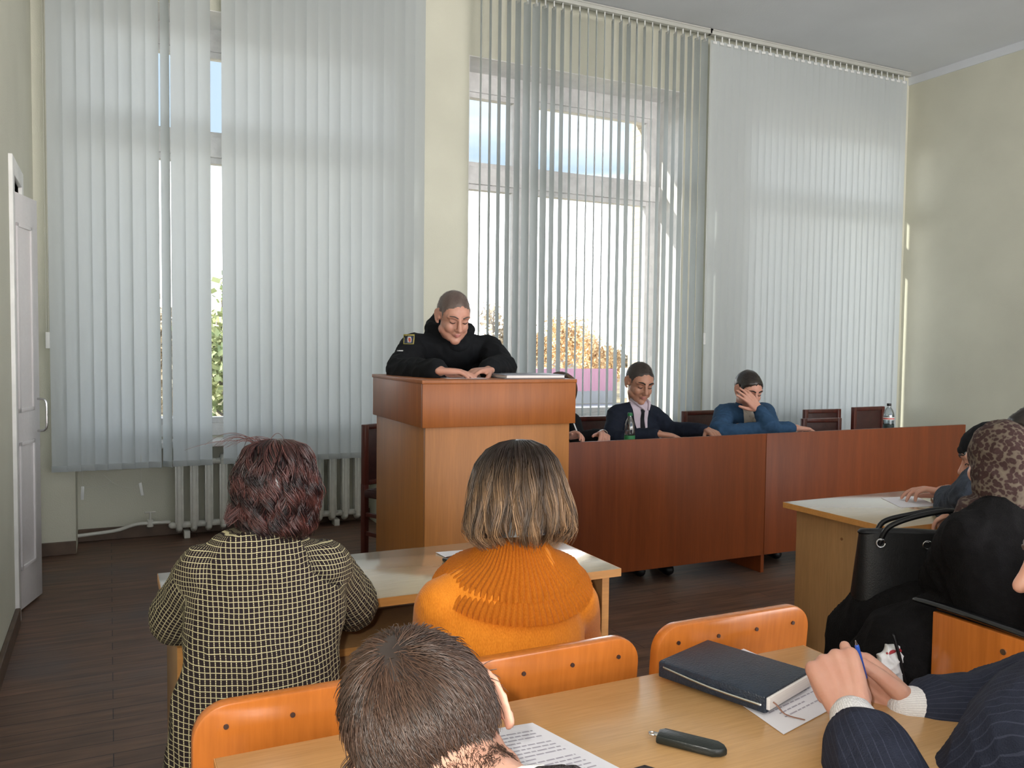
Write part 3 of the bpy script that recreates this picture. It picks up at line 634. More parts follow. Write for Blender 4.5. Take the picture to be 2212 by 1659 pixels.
# folder on the podium
k0 = qz(1075, 817, PZT+.004)
fd = thing('document_folder', 'flat grey folder of papers lying on the podium top', 'folder', (1.62, 3.5, PZT)); rf = Matrix.Rotation(-.05, 3, 'Z'); M['folder'] = mat('grey_folder', (.20, .20, .23), .35)
part('cover', MB().obox((1.735, 3.47, PZT+.017), (.30, .24, .003), rf, .001), M['folder'], fd); part('cover', MB().obox((1.735, 3.47, PZT+.002), (.30, .24, .003), rf, .001), M['folder'], fd)
part('papers', MB().obox((1.737, 3.465, PZT+.0095), (.285, .235, .011), rf, .001), M['pages'], fd)
sheet('paper_sheet', 'white sheet on the podium top under the officer', [(1.33, 3.62), (1.52, 3.62), (1.52, 3.42), (1.33, 3.42)], PZT+.0006, txt=False)
# bottles on the long table
M['cap_green'] = mat('green_cap', (.02, .16, .06), .4); M['cap_black'] = mat('black_cap', (.01, .01, .012), .4); M['label_green'] = mat('green_label', (.03, .20, .07), .5); M['label_white'] = mat('white_label', (.7, .7, .7), .5); M['label_red'] = mat('red_label', (.6, .06, .05), .5)
M['label_dark'] = mat('dark_label', (.02, .04, .04), .5)
def water():
    T = NT('water'); tp = T.n('ShaderNodeBsdfTransparent'); tp.inputs[0].default_value = (.74, .80, .83, 1); g = T.n('ShaderNodeBsdfGlossy'); g.inputs['Roughness'].default_value = .03
    mx = T.n('ShaderNodeMixShader'); mx.inputs[0].default_value = .12; T.l(tp.outputs[0], mx.inputs[1]); T.l(g.outputs[0], mx.inputs[2]); T.l(mx.outputs[0], T.out.inputs['Surface']); return T.m
M['water'] = water()
def bottle(label, x, y, cap, lab, r=.032, h=.215, lvl=.10, kind=0):
    t = thing('water_bottle', label, 'bottle', (x, y, .782), 0, 'water bottles on the long table')
    if kind == 0:
        pr = [(.6*r, 0), (r, .008)]+[(r*(1-.05*(k % 2)), .02+k*.011) for k in range(7)]+[(r, .10), (r*.98, .125), (r*.90, .15), (r*.66, .172), (r*.42, .188), (.0115, .195), (.0115, h-.012)]
    else:
        pr = [(.6*r, 0), (r, .008), (r, .05), (r*.93, .06), (r*.93, .10), (r, .11), (r, .14), (r*.93, .160), (r*.75, .180), (r*.5, .195), (.012, .202), (.012, h-.012)]
    part('body', MB().lathe(pr, seg=28), M['bottle'], t, world=False)
    part('water', MB().lathe([(.5*r, .004), (r*.93, .012), (r*.90, lvl)], seg=24), M['water'], t, world=False)
    part('cap', MB().lathe([(.014, h-.018), (.0145, h-.016), (.0145, h-.002), (.013, h)], seg=20), cap, t, world=False)
    part('label', MB().lathe([(r*1.01, .045), (r*1.01, .085)], seg=28, cap=False), lab, t, world=False)
    if kind: part('label', MB().lathe([(r*1.01, .115), (r*1.012, .135)], seg=28, cap=False), M['label_white'], t, world=False, label='white label band'); part('label', MB().lathe([(r*1.02, .121), (r*1.02, .128)], seg=28, cap=False), M['label_red'], t, world=False, label='red stripe on the white label')
    return t
bottle('half-full water bottle with a green cap before the man in a tie', 2.715, 4.06, M['cap_green'], M['label_green'], r=.031, h=.215, lvl=.105)
bottle('water bottle with a black cap at the right end of the long table', 4.84, 4.06, M['cap_black'], M['label_dark'], r=.036, h=.228, lvl=.15, kind=1)
# papers on the long table
for (cx, cy, lab, a) in ((3.10, 4.06, 'white papers lifted between the hands of the man in a tie', .2), (2.30, 4.08, 'white papers at the left end of the long table', -.1), (4.05, 4.12, 'white paper by the resting hand of the man in the blue jacket', .1)):
    e = [Vector((cx+x*math.cos(a)-y*math.sin(a), cy+x*math.sin(a)+y*math.cos(a))) for x, y in ((-.105, .14), (.105, .14), (.105, -.14), (-.105, -.14))]
    sheet('paper_sheet', lab, e, .782, 'papers on the long table', txt=False, curl=.0, th=.006 if cx < 3 else .001)
sheet('paper_sheet', 'white paper lying on the pale-topped desk at the right', [(2.95, 2.50), (3.12, 2.47), (3.02, 2.28), (2.84, 2.31)], DT+.0005, txt=False)
# ------------------------------------------------------------------ people: helpers
def V(*a): return Vector(a)
def hframe(c, fwd, up=(0, 0, 1), s=1.0):
    y = Vector(fwd).normalized(); x = y.cross(Vector(up)).normalized(); z = x.cross(y)
    m = Matrix(((x.x, y.x, z.x), (x.y, y.y, z.y), (x.z, y.z, z.z)))
    return (Vector(c), m, s)
def HP(H, x, y, z): return H[0]+H[1] @ (Vector((x, y, z))*H[2])
def head(mb, H, ears=True, ear_out=.4, nose=1.0, jaw=1.0):
    c, m, s = H; P = lambda x, y, z: HP(H, x, y, z)
    def E(x, y, z, rx, ry, rz, rot=None): mb.ell(P(x, y, z), (rx*s, ry*s, rz*s), m if rot is None else m @ rot, seg=24)
    def Tb(pts, r): mb.tube([P(*p) for p in pts], [k*s for k in r], 10, 3)
    E(0, -.018, .028, .074, .092, .088); E(0, .012, .022, .070, .078, .080)
    E(0, .022, -.030, .063, .066, .078); E(0, .034, -.070, .048*jaw, .046, .040); E(0, .046, -.084, .038*jaw, .034, .027); E(0, .072, -.095, .021*jaw, .018, .017*jaw)
    for k in (-1, 1):
        E(k*.033, .055, -.030, .026, .028, .030); E(k*.046, .018, -.062, .020*jaw, .040, .024)
        Tb([(k*.010, .090, .022), (k*.030, .086, .029), (k*.050, .068, .022)], [.009, .010, .009])
        E(k*.030, .073, .006, .0150, .0125, .0125)
        E(k*.011, .100, -.034, .0085, .0095, .0080)
        if ears:
            rot = Matrix.Rotation(k*ear_out, 3, 'Z'); e = lambda y, z: P(*(Vector((k*.072, -.004, -.004))+rot @ Vector((k*.004, y, z))))
            mb.tube([e(.012, .014), e(.006, .028), e(-.010, .033), e(-.024, .024), e(-.027, .004), e(-.018, -.016), e(-.004, -.030), e(.006, -.028)], [.0035*s, .0045*s, .0048*s, .0048*s, .0045*s, .0045*s, .006*s, .005*s], 8, 3)
            mb.ell(e(-.008, .002), (.0035*s, .019*s, .028*s), m @ rot, seg=16); mb.ell(e(.006, -.006), (.007*s, .007*s, .012*s), m @ rot, seg=12)
    Tb([(0, .088, .016), (0, .100, -.008), (0, .1125*nose, -.029)], [.0085, .0095, .0115])
    Tb([(-.021, .079, -.060), (-.009, .092, -.0545), (0, .0935, -.0565), (.009, .092, -.0545), (.021, .079, -.060)], [.003, .0058, .0055, .0058, .003])
    Tb([(-.019, .080, -.062), (0, .0925, -.067), (.019, .080, -.062)], [.003, .0072, .003])
def hand(mb, w, d, pn, ts, s=1.0, curl=(.5, .55, .6, .7), spread=.06, thumb=(.7, .3), tcurl=.3, fr=1.0):
    """w wrist, d towards knuckles, pn direction the palm faces, ts towards the thumb side"""
    w = Vector(w); d = Vector(d).normalized(); pn = Vector(pn); pn = (pn-d*pn.dot(d)).normalized(); t = d.cross(pn)
    if t.dot(Vector(ts)) < 0: t = -t
    off = [.030, .010, -.010, -.029]; pl = [.090, .092, .087, .079]; ln = [(.042, .026, .021), (.046, .030, .022), (.043, .028, .022), (.033, .021, .019)]
    mb.ell(w+d*.045*s, (.001, .001, .001))
    for i in range(4):
        k = w+(d*pl[i]+t*off[i])*s; mb.tube([w+t*off[i]*.45*s-d*.01*s, w+(d*.05+t*off[i]*.85)*s, k], [.0165*s, .0150*s, .0118*s*fr], 10, 2)
        a = 0; p = k; dirn = (d+t*spread*(1.5-i)).normalized(); pts = [k]; 
        for j, l in enumerate(ln[i]):
            a += curl[i]*(1.0 if j == 0 else 1.05 if j == 1 else .7); dd = (dirn*math.cos(a)+pn*math.sin(a)).normalized(); p = p+dd*l*s; pts.append(p)
        mb.tube(pts, [.0102*s*fr, .0094*s*fr, .0085*s*fr, .0072*s*fr], 10, 2)
    b = w+(d*.022+t*.022+pn*.008)*s; a = thumb[0]; dd = (d*math.cos(a)+t*math.sin(a)+pn*thumb[1]).normalized(); p1 = b+dd*.042*s
    d2 = (dd+d*tcurl-t*tcurl*.3).normalized(); p2 = p1+d2*.032*s; p3 = p2+(d2+d*tcurl*.5+pn*.1).normalized()*.026*s
    mb.tube([b, p1, p2, p3], [.0165*s, .0125*s, .0105*s, .0088*s], 10, 2)
def remesh(mb, name, voxel, m=None, smooth=4, disp=None, fac=.5):
    me = mb.mesh(name+'_src', None, False); o = bpy.data.objects.new(name+'_src', me); COL.objects.link(o)
    r = o.modifiers.new('r', 'REMESH'); r.mode = 'VOXEL'; r.voxel_size = voxel
    if smooth: s_ = o.modifiers.new('s', 'SMOOTH'); s_.iterations = smooth; s_.factor = fac
    dg = bpy.context.evaluated_depsgraph_get(); dg.update(); out = bpy.data.meshes.new_from_object(o.evaluated_get(dg)); out.name = name
    bpy.data.objects.remove(o); bpy.data.meshes.remove(me); out.materials.clear()
    if m: out.materials.append(m)
    if disp:
        co, no = arr(out); co = co+no*disp(co)[:, None]; out.vertices.foreach_set('co', co.astype(np.float32).ravel())
    out.polygons.foreach_set('use_smooth', [True]*len(out.polygons)); out.update(); return out
def arr(me):
    n = len(me.vertices); co = np.empty(n*3, np.float32); me.vertices.foreach_get('co', co); no = np.empty(n*3, np.float32)
    me.vertex_normals.foreach_get('vector', no); return co.reshape(-1, 3).astype(float), no.reshape(-1, 3).astype(float)
def folds(amp, wl=.09, seed=0):
    rng = np.random.default_rng(seed); D = rng.normal(size=(6, 3)); D /= np.linalg.norm(D, axis=1)[:, None]; ph = rng.uniform(0, 6.28, 6); W = wl*rng.uniform(.6, 1.6, 6)
    def f(co):
        wv = co+.02*np.sin(co[:, [1, 2, 0]]*22+ph[0]); h = 0
        for k in range(6): h = h+np.sin(wv @ D[k]*6.283/W[k]+ph[k])
        h = h/6; return amp*(1-2*np.abs(h)**.7)
    return f
def attr(me, name, vals): a = me.attributes.new(name, 'FLOAT', 'POINT'); a.data.foreach_set('value', np.asarray(vals, np.float32))
def local(H, co): return (co-np.array(H[0])) @ np.array(H[1])/H[2]
def skin_mat(name, col, lip=(.50, .20, .18)):
    T = NT(name); b = T.b; b.inputs['Roughness'].default_value = .48; b.inputs['Subsurface Weight'].default_value = .12; b.inputs['Subsurface Radius'].default_value = (.02, .008, .004); b.inputs['Subsurface Scale'].default_value = .3
    tc = T.n('ShaderNodeTexCoord'); nz = T.n('ShaderNodeTexNoise'); nz.inputs['Scale'].default_value = 28; nz.inputs['Detail'].default_value = 5; T.l(tc.outputs['Object'], nz.inputs['Vector'])
    r = ramp(T, nz.outputs['Fac'], [(.3, tuple(c*k for c, k in zip(col, (.95, .86, .84)))), (.7, col)])
    at_ = T.n('ShaderNodeAttribute', attribute_name='lip'); m = T.n('ShaderNodeMix', data_type='RGBA'); T.l(at_.outputs['Fac'], m.inputs['Factor']); T.l(r.outputs[0], m.inputs['A']); m.inputs['B'].default_value = (*lip, 1)
    T.l(m.outputs['Result'], b.inputs['Base Color'])
    n2 = T.n('ShaderNodeTexNoise'); n2.inputs['Scale'].default_value = 240; T.l(tc.outputs['Object'], n2.inputs['Vector']); bp = T.n('ShaderNodeBump'); bp.inputs['Strength'].default_value = .12; bp.inputs['Distance'].default_value = .003
    T.l(n2.outputs['Fac'], bp.inputs['Height']); T.l(bp.outputs[0], b.inputs['Normal']); return T.m
def hair_mat(name, c0, c1, rough=.38):
    T = NT(name); b = T.b; b.inputs['Roughness'].default_value = rough; b.inputs['Specular IOR Level'].default_value = .55; b.inputs['Anisotropic'].default_value = .4
    at_ = T.n('ShaderNodeAttribute', attribute_name='tone'); r = ramp(T, at_.outputs['Fac'], [(0, c0), (1, c1)]); T.l(r.outputs[0], b.inputs['Base Color']); return T.m
def cloth_mat(name, col, rough=.85, var=.12, bump=.25, bs=500, stripe=None, vs__=40):
    m = mat(name, col, rough, var, vs__, bump=bump, bs=bs, spec=.12)
    if stripe:
        T = NT.__new__(NT); T.m = m; T.t = m.node_tree; T.b = T.t.nodes['Principled BSDF']; src = T.b.inputs['Base Color'].links[0].from_socket
        at_ = T.n('ShaderNodeAttribute', attribute_name='su'); mu = T.n('ShaderNodeMath', operation='MULTIPLY'); mu.inputs[1].default_value = 1/stripe[0]; T.l(at_.outputs['Fac'], mu.inputs[0])
        fr = T.n('ShaderNodeMath', operation='FRACT'); T.l(mu.outputs[0], fr.inputs[0]); lt = T.n('ShaderNodeMath', operation='LESS_THAN'); lt.inputs[1].default_value = stripe[1]; T.l(fr.outputs[0], lt.inputs[0])
        mm = T.n('ShaderNodeMath', operation='MULTIPLY'); mm.inputs[1].default_value = .6; T.l(lt.outputs[0], mm.inputs[0])
        mx = T.n('ShaderNodeMix', data_type='RGBA'); T.l(mm.outputs[0], mx.inputs['Factor']); T.l(src, mx.inputs['A']); mx.inputs['B'].default_value = (*stripe[2], 1); T.l(mx.outputs['Result'], T.b.inputs['Base Color'])
    return m
def strands(name, P, rad, m, parent, tone, taper=.35):
    """P (N,K,3) polylines -> thin three-sided locks in one mesh"""
    N, K, _ = P.shape; T = np.gradient(P, axis=1); T /= np.linalg.norm(T, axis=2)[..., None]+1e-9
    ref = np.array([.3, .5, .81]); A = np.cross(T, ref); A /= np.linalg.norm(A, axis=2)[..., None]+1e-9; B = np.cross(T, A)
    r = np.asarray(rad).reshape(-1, 1, 1)*(1-(1-taper)*np.linspace(0, 1, K)[None, :, None]**2); rings = []
    for k in range(3): a = 2*math.pi*k/3; rings.append(P+(A*math.cos(a)+B*math.sin(a))*r)
    Vv = np.stack(rings, 2).reshape(-1, 3); base = (np.arange(N)[:, None]*K+np.arange(K-1)[None, :])*3
    fs = []
    for k in range(3): k2 = (k+1) % 3; fs.append(np.stack([base+k, base+k2, base+3+k2, base+3+k], -1).reshape(-1, 4))
    Fq = np.concatenate(fs); me = bpy.data.meshes.new(name); me.vertices.add(len(Vv)); me.vertices.foreach_set('co', Vv.astype(np.float32).ravel())
    me.loops.add(Fq.size); me.loops.foreach_set('vertex_index', Fq.ravel().astype(np.int32)); me.polygons.add(len(Fq)); me.polygons.foreach_set('loop_start', np.arange(0, Fq.size, 4, dtype=np.int32))
    me.update(calc_edges=True); me.polygons.foreach_set('use_smooth', [True]*len(me.polygons)); me.materials.append(m)
    attr(me, 'tone', np.repeat(np.asarray(tone, float), K*3) if np.ndim(tone) == 1 else np.repeat(np.asarray(tone).reshape(-1), 3)); o = link(name, me, parent, world=True); return o
def hairmask(L, front=.0, low=.0):
    x, y, z = L[:, 0], L[:, 1], L[:, 2]
    h = np.interp(y, [-.2, -.06, -.035, -.022, .02, .032, .05, .075, .12], [-.062, -.062, -.045, .022, .020, -.005, .045, .074, .12])+np.where(y > .02, front, low)
    h = h+.0035*np.sin(y*210+x*90)+.003*np.sin(x*260+z*150); rr = np.clip((z-h)/.020, 0, 1); rr[np.abs(x) > .0775] = 0; return rr
def shell(body, H, thick, m, parent, name='hair', maskf=hairmask, seed=0, **kw):
    co, no = arr(body); L = local(H, co); near = np.linalg.norm(L-np.array([0, 0, .02]), axis=1) < .135; mk = maskf(L, **kw)*near
    idx = {}; vv = []; fs = []; tone = []; keep = mk > .05; rng = np.random.default_rng(seed); nn = .5+.5*np.sin(L @ np.array([90, 40, 60.]))*np.sin(L @ np.array([-50, 80, 30.]))
    P = co+no*(thick*mk*(.8+.4*nn)*H[2])[:, None]
    for p in body.polygons:
        if all(keep[i] for i in p.vertices):
            f = []
            for i in p.vertices:
                if i not in idx: idx[i] = len(vv); vv.append(P[i]); tone.append(nn[i]*.6)
                f.append(idx[i])
            fs.append(f)
    me = bpy.data.meshes.new(name); me.from_pydata([tuple(v) for v in vv], [], fs); me.materials.append(m); me.polygons.foreach_set('use_smooth', [True]*len(fs)); attr(me, 'tone', tone)
    o = link(name, me, parent, world=True); return o, np.array(vv), mk
def shorthair(body, H, m, parent, n, length, rad, comb, maskf=hairmask, lift=.25, seed=1, tone=(.0, 1.0), K=6, curl=.0, lenf=None, **kw):
    co, no = arr(body); L = local(H, co); near = np.linalg.norm(L-np.array([0, 0, .02]), axis=1) < .14; mk = maskf(L, **kw)*near; rng = np.random.default_rng(seed)
    ok = np.where(mk > .08)[0]; pick = rng.choice(ok, n, p=mk[ok]/mk[ok].sum()); Pl = L[pick]+rng.normal(size=(n, 3))*.0015; nl = no[pick] @ np.array(H[1])
    D = comb(Pl)+rng.normal(size=(n, 3))*.22; D -= nl*(D*nl).sum(1)[:, None]; D /= np.linalg.norm(D, axis=1)[:, None]+1e-9
    ln = length*rng.uniform(.6, 1.15, n)*(.35+.65*mk[pick])
    if lenf is not None: ln = ln*lenf(Pl)
    t = np.linspace(0, 1, K)[None, :, None]; R = .09
    lf = lift*rng.uniform(.5, 1.4, n)
    path = Pl[:, None]+D[:, None]*(ln[:, None, None]*t)+nl[:, None]*((ln*lf)[:, None, None]*t*(1-.45*t)-(ln**2)[:, None, None]*t*t/(2*R)*.9+.001)
    W = np.array(H[0])+(path*H[2]) @ np.array(H[1]).T
    return strands('hair', W, rad*rng.uniform(.7, 1.3, n), m, parent, tone[0]+(tone[1]-tone[0])*rng.beta(2, 2, n))
def body_mesh(name, J, H, hands=(), F=(0, -1, 0), voxel=.0045, m=None, sc_=1.0, legs=True, headkw={}, w_=1.0):
    F = Vector(F).normalized(); fl_ = (F, .66); mb = MB(); hp, ch, nk = J['hip'], J['chest'], J['neck']; g = lambda k: Vector(J[k])
    mb.tube([hp-Vector((0, 0, .02)), (hp*.55+ch*.45), ch, ch.lerp(nk, .6)], [.135*w_, .120*w_, .135*w_, .085*w_], 18, 3, flat=fl_)
    mb.tube([nk-Vector((0, 0, .03)), nk, HP(H, 0, -.028, -.075), HP(H, 0, -.02, -.03)], [.062*w_, .054*w_, .050, .052], 16, 3)
    for k in ('L', 'R'):
        sh, elb, wr = g('sh'+k), g('el'+k), g('wr'+k)
        mb.tube([nk-Vector((0, 0, .03)), sh], [.045, .046*w_], 12); mb.tube([sh, elb, wr], [.042*w_, .035*w_, .024], 12, 4, flat=None)
        if legs and 'kn'+k in J:
            mb.tube([hp.lerp(g('kn'+k), .12)-Vector((0, 0, .02)), g('kn'+k), g('ft'+k)], [.075*w_, .052, .036], 12, 3); mb.tube([g('ft'+k), g('ft'+k)+F*.13-Vector((0, 0, .02))], [.038, .030], 10)
    head(mb, H, **headkw)
    for h in hands: hand(mb, **h)
    me = remesh(mb, name, voxel, m, 3)
    co, no = arr(me); L = local(H, co); near = np.linalg.norm(L, axis=1) < .15
    lipv = np.clip(1-np.sqrt((L[:, 0]/.023)**2+((L[:, 2]+.061)/.011)**2), 0, 1)*2*(L[:, 1] > .078)*near; attr(me, 'lip', np.clip(lipv, 0, 1)); return me
def face_bits(H, parent, brow_m, lash=True, brow_r=.0042, closed=True):
    s = H[2]; mb = MB()
    for k in (-1, 1): mb.tube([HP(H, k*.014, .0985, .026), HP(H, k*.030, .0965, .0335), HP(H, k*.048, .080, .029)], [brow_r*s, brow_r*s, .0022*s], 8, 4)
    part('eyebrows', mb, brow_m, parent)
    if lash:
        mb = MB()
        for k in (-1, 1): mb.tube([HP(H, k*.016, .0825, .001), HP(H, k*.030, .0865, -.0045), HP(H, k*.044, .0785, .000)], [.0012*s, .0022*s, .0012*s], 6, 4)
        part('eyelashes', mb, M['lash'], parent)
M['lash'] = mat('lashes', (.02, .012, .01), .6)
def garment(name, m, parent, J, F, torso, arm=(.062, .055, .045), voxel=.007, fold=.004, wl=.09, seed=0, extra=None, shoulder=.062, cut=.0, su=False, smooth=5, sleeves='LR', neck_r=.075, flatk=.68, subcut=None):
    F = Vector(F).normalized(); mb = MB(); hp, ch, nk = J['hip'], J['chest'], J['neck']
    mb.tube([p for p, r in torso], [r for p, r in torso], 22, 4, flat=(F, flatk))
    for k in sleeves:
        sh, elb, wr = Vector(J['sh'+k]), Vector(J['el'+k]), Vector(J['wr'+k]); cuff = elb.lerp(wr, 1-cut)
        mb.tube([nk-Vector((0, 0, .045)), sh.lerp(nk, .3)-Vector((0, 0, .012)), sh], [neck_r, shoulder*1.02, shoulder], 16, 2)
        mb.tube([sh, sh.lerp(elb, .5), elb, elb.lerp(cuff, .5), cuff], [arm[0], (arm[0]+arm[1])/2, arm[1], (arm[1]+arm[2])/2, arm[2]], 16, 3)
    if extra: extra(mb)
    me = remesh(mb, name, voxel, m, smooth, folds(fold, wl, seed))
    if su:
        co, no = arr(me); segs = []
        for k in sleeves: segs += [(Vector(J['sh'+k]), Vector(J['el'+k]), arm[0]), (Vector(J['el'+k]), Vector(J['wr'+k]), arm[1])]
        best = np.full(len(co), 9.0); u = np.zeros(len(co)); v = np.zeros(len(co)); acc = 0
        # torso coordinates: across the back and up
        x = np.array(F.cross(Vector((0, 0, 1))).normalized()); c0 = np.array(ch); rel = co-c0; lat = rel @ x; fw = rel @ np.array(F); rad = .16
        ang = np.arctan2(lat, -fw*1.3-.02); u[:] = lat+np.where(np.abs(ang) > 1.2, (np.abs(ang)-1.2)*np.sign(ang)*.10, 0); v[:] = co[:, 2]
        xs_ = np.abs(lat)
        for a, b, r in segs:
            A = np.array(a); D = np.array(b-a); Ln = np.linalg.norm(D); D /= Ln; t = np.clip((co-A) @ D, 0, Ln); W_ = co-A-t[:, None]*D; dist = np.linalg.norm(W_, axis=1)
            outside = (dist < r*1.35) & (dist < best) & (((co-A) @ D) > .02)
            e1 = np.cross(D, [0, 0, 1]) if abs(D[2]) < .9 else np.cross(D, [1, 0, 0]); e1 /= np.linalg.norm(e1); e2 = np.cross(D, e1)
            an = np.arctan2(W_ @ e1, W_ @ e2); u[outside] = an[outside]*r; v[outside] = ((co-A) @ D)[outside]+acc; best[outside] = dist[outside]; acc += Ln
        attr(me, 'su', u+10); attr(me, 'sv', v+10)
    o = link(name, me, parent, world=True); return o
from mathutils.bvhtree import BVHTree
def decal(name, m, parent, target, org, ux, uz, dirn, rows, off=.003, cols=10, thick=.0015, back=.16):
    """cloth panel lying on another garment: rows of (left, right, height) projected along dirn"""
    me0 = target.data; bv = BVHTree.FromPolygons([v.co for v in me0.vertices], [tuple(p.vertices) for p in me0.polygons]); ux, uz, dirn = Vector(ux).normalized(), Vector(uz).normalized(), Vector(dirn).normalized()
    mb = MB(); G = []; fine = []
    for i in range(len(rows)-1):
        for k in range(4): t = k/4; fine.append(tuple(a*(1-t)+b*t for a, b in zip(rows[i], rows[i+1])))
    fine.append(rows[-1]); last = .0
    for (l, r, z) in fine:
        g = []
        for c in range(cols+1):
            p = Vector(org)+ux*(l+(r-l)*c/cols)+uz*z; hit = bv.ray_cast(p-dirn*back, dirn, 1.0)
            if hit[0] is not None: last = (hit[0]-p).dot(dirn)
            g.append(mb.bm.verts.new(p+dirn*(last-off)))
        G.append(g)
    for i in range(len(G)-1):
        for c in range(cols): mb.bm.faces.new((G[i][c], G[i][c+1], G[i+1][c+1], G[i+1][c]))
    r_ = bmesh.ops.extrude_face_region(mb.bm, geom=mb.bm.faces[:])
    for v in [q_ for q_ in r_['geom'] if isinstance(q_, bmesh.types.BMVert)]: v.co -= dirn*thick
    return part(name, mb, m, parent)
def legs_for(J, F, seat=True, w_=.09, foot_z=.04, kz=.48, fw=.42):
    F = Vector((F[0], F[1], 0)).normalized(); s = F.cross(Vector((0, 0, 1))); hp = J['hip']
    for k, sg in (('L', -1), ('R', 1)):
        if seat: kn = hp+F*fw+s*sg*w_; kn.z = kz; ft = kn+F*.03; ft.z = foot_z+.02
        else: kn = hp+s*sg*w_; kn.z = .50; ft = kn.copy(); ft.z = foot_z+.02
        J['kn'+k], J['ft'+k] = kn, ft
def trousers(J, F, m, parent, r=.085, name='trousers', seed=0, voxel=.011, hr=.115):
    mb = MB(); hp = J['hip']; F = Vector((F[0], F[1], 0)).normalized(); s = F.cross(Vector((0, 0, 1)))
    mb.tube([hp-s*hr*.6, hp+s*hr*.6], [hr, hr], 14)
    for k, sg in (('L', -1), ('R', 1)): mb.tube([hp+s*sg*hr*.62, J['kn'+k], J['ft'+k]+Vector((0, 0, .05))], [r*1.12, r*.88, r*.72], 14, 3)
    o = link(name, remesh(mb, name, voxel, m, 4, folds(.004, .1, seed)), parent, world=True)
    mb = MB()
    for k in 'LR': mb.tube([J['ft'+k]-F*.05+Vector((0, 0, -.005)), J['ft'+k]+F*.05+Vector((0, 0, -.01)), J['ft'+k]+F*.15+Vector((0, 0, -.022))], [.045, .045, .036], 12, 3)
    for v in mb.bm.verts: v.co.z = max(v.co.z, .002)
    part('shoes', mb, M['black_leather'], parent); return o
SK1 = skin_mat('skin_ruddy', (.56, .30, .22)); SK2 = skin_mat('skin_tan', (.46, .24, .16)); SK3 = skin_mat('skin_light', (.66, .38, .28))
HDARK = hair_mat('dark_hair', (.012, .009, .008), (.045, .032, .025)); HGREYB = hair_mat('greyish_short_hair', (.10, .070, .060), (.19, .145, .125))
M['black_cloth'] = cloth_mat('black_cloth', (.010, .011, .013)); M['navy_suit'] = cloth_mat('navy_suit', (.014, .018, .030)); M['trouser_cloth'] = cloth_mat('dark_trousers', (.02, .02, .024))
M['shirt_white'] = cloth_mat('white_shirt', (.70, .68, .66), .8, .04)
# ------------------------------------------------------------------ officer at the podium
CP = Vector((0, 0, CZ))
def person(label, base, group=None): return thing('person', label, 'person', base, 0, group)
r = person('man in a dark uniform reading with head bowed behind the podium', (1.66, 4.25, 0))
H = hframe(q(980, 683, 4.0), (-.04, -.88, -.38), (0, -.38, .9), 1.08); F = (-.12, -1, 0)
J = dict(hip=V(1.66, 4.27, .92), chest=q(968, 790, 4.22), neck=q(975, 738, 4.16), shL=q(1054, 753, 4.15), shR=q(894, 750, 4.15), elL=q(1086, 795, 3.92), elR=q(866, 803, 3.92), wrL=V(1.60, 3.58, 1.262), wrR=V(1.33, 3.50, 1.262))
legs_for(J, F, seat=False)
hd = [dict(w=J['wrL']+V(-.012, -.02, 0), d=(-.85, -.45, -.02), pn=(0, 0, -1), ts=(-.3, -.9, 0), s=1.0, curl=(.30, .32, .35, .4)), dict(w=J['wrR'], d=(.9, -.35, -.02), pn=(0, 0, -1), ts=(.2, .9, 0), s=1.0, curl=(.28, .3, .35, .4))]
bd = body_mesh('body', J, H, hd, F, m=SK1, headkw=dict(jaw=1.22)); body = link('body', bd, r, world=True)
shell(bd, H, .0015, HGREYB, r); shorthair(bd, H, HGREYB, r, 3500, .005, .00045, lambda L: L*0+np.array([0, .5, -.6]), lift=.5, K=3); face_bits(H, r, HGREYB, brow_r=.0034)
def ex(mb):
    mb.tube([J['shR']+V(-.005, .02, .01), J['shR']+V(-.01, 0, -.03)], [.058, .062], 14); mb.tube([J['shL']+V(.005, .02, .01), J['shL']+V(.01, 0, -.03)], [.058, .062], 14)
jk = garment('jacket', M['black_cloth'], r, J, F, [(V(1.66, 4.29, .86), .20), (V(1.66, 4.29, 1.05), .205), (J['chest']+V(0, .03, 0), .20), (J['neck']-V(0, 0, .06), .13)], (.074, .072, .054), fold=.006, wl=.10, seed=3, extra=ex, shoulder=.072, cut=.10, neck_r=.10)
mb = MB(); n_ = J['neck']   # raised collar and hood behind the head
for a in range(0, 11):
    t = math.radians(-20+22*a)
rim = []
for k in range(15):
    a = math.radians(-35+250*k/14); up = .055+.055*math.exp(-((k-7)/4.2)**2); rim.append(n_+V(.105*math.cos(a), .02+.085*math.sin(a), up))
mb.tube(rim, [.026]+[.034]*13+[.026], 12, 3); mb.tube([p-V(0, 0, .05) for p in rim], [.04]*15, 12, 3); mb.tube([rim[0]-V(0, .0, .03), n_+V(.0, -.105, -.03), rim[-1]-V(0, .0, .03)], [.032, .034, .032], 12, 4)
mb.tube([rim[4]+V(0, .01, .01), rim[7]+V(0, .02, .04), rim[10]+V(0, .01, .01)], [.022, .03, .022], 12, 4)
link('collar', remesh(mb, 'collar', .006, M['black_cloth'], 4, folds(.003, .07, 5)), r, world=True)
part('trousers', MB().tube([V(1.66, 4.27, .88), V(1.66, 4.27, .80)], [.17, .16], 14), M['trouser_cloth'], r); trousers(J, F, M['trouser_cloth'], r)
M['patch_y'] = mat('patch_gold', (.50, .42, .10), .6); M['patch_d'] = mat('patch_navy', (.02, .03, .06), .6); M['patch_r'] = mat('patch_red', (.50, .10, .05), .6); M['patch_w'] = mat('patch_white', (.6, .6, .62), .6)
vd = (q(880, 732, 4.1)-CP).normalized(); ux_ = vd.cross(V(0, 0, 1)).normalized(); uz_ = V(-.12, 0, 1).normalized(); oo = q(884, 733, 4.1)
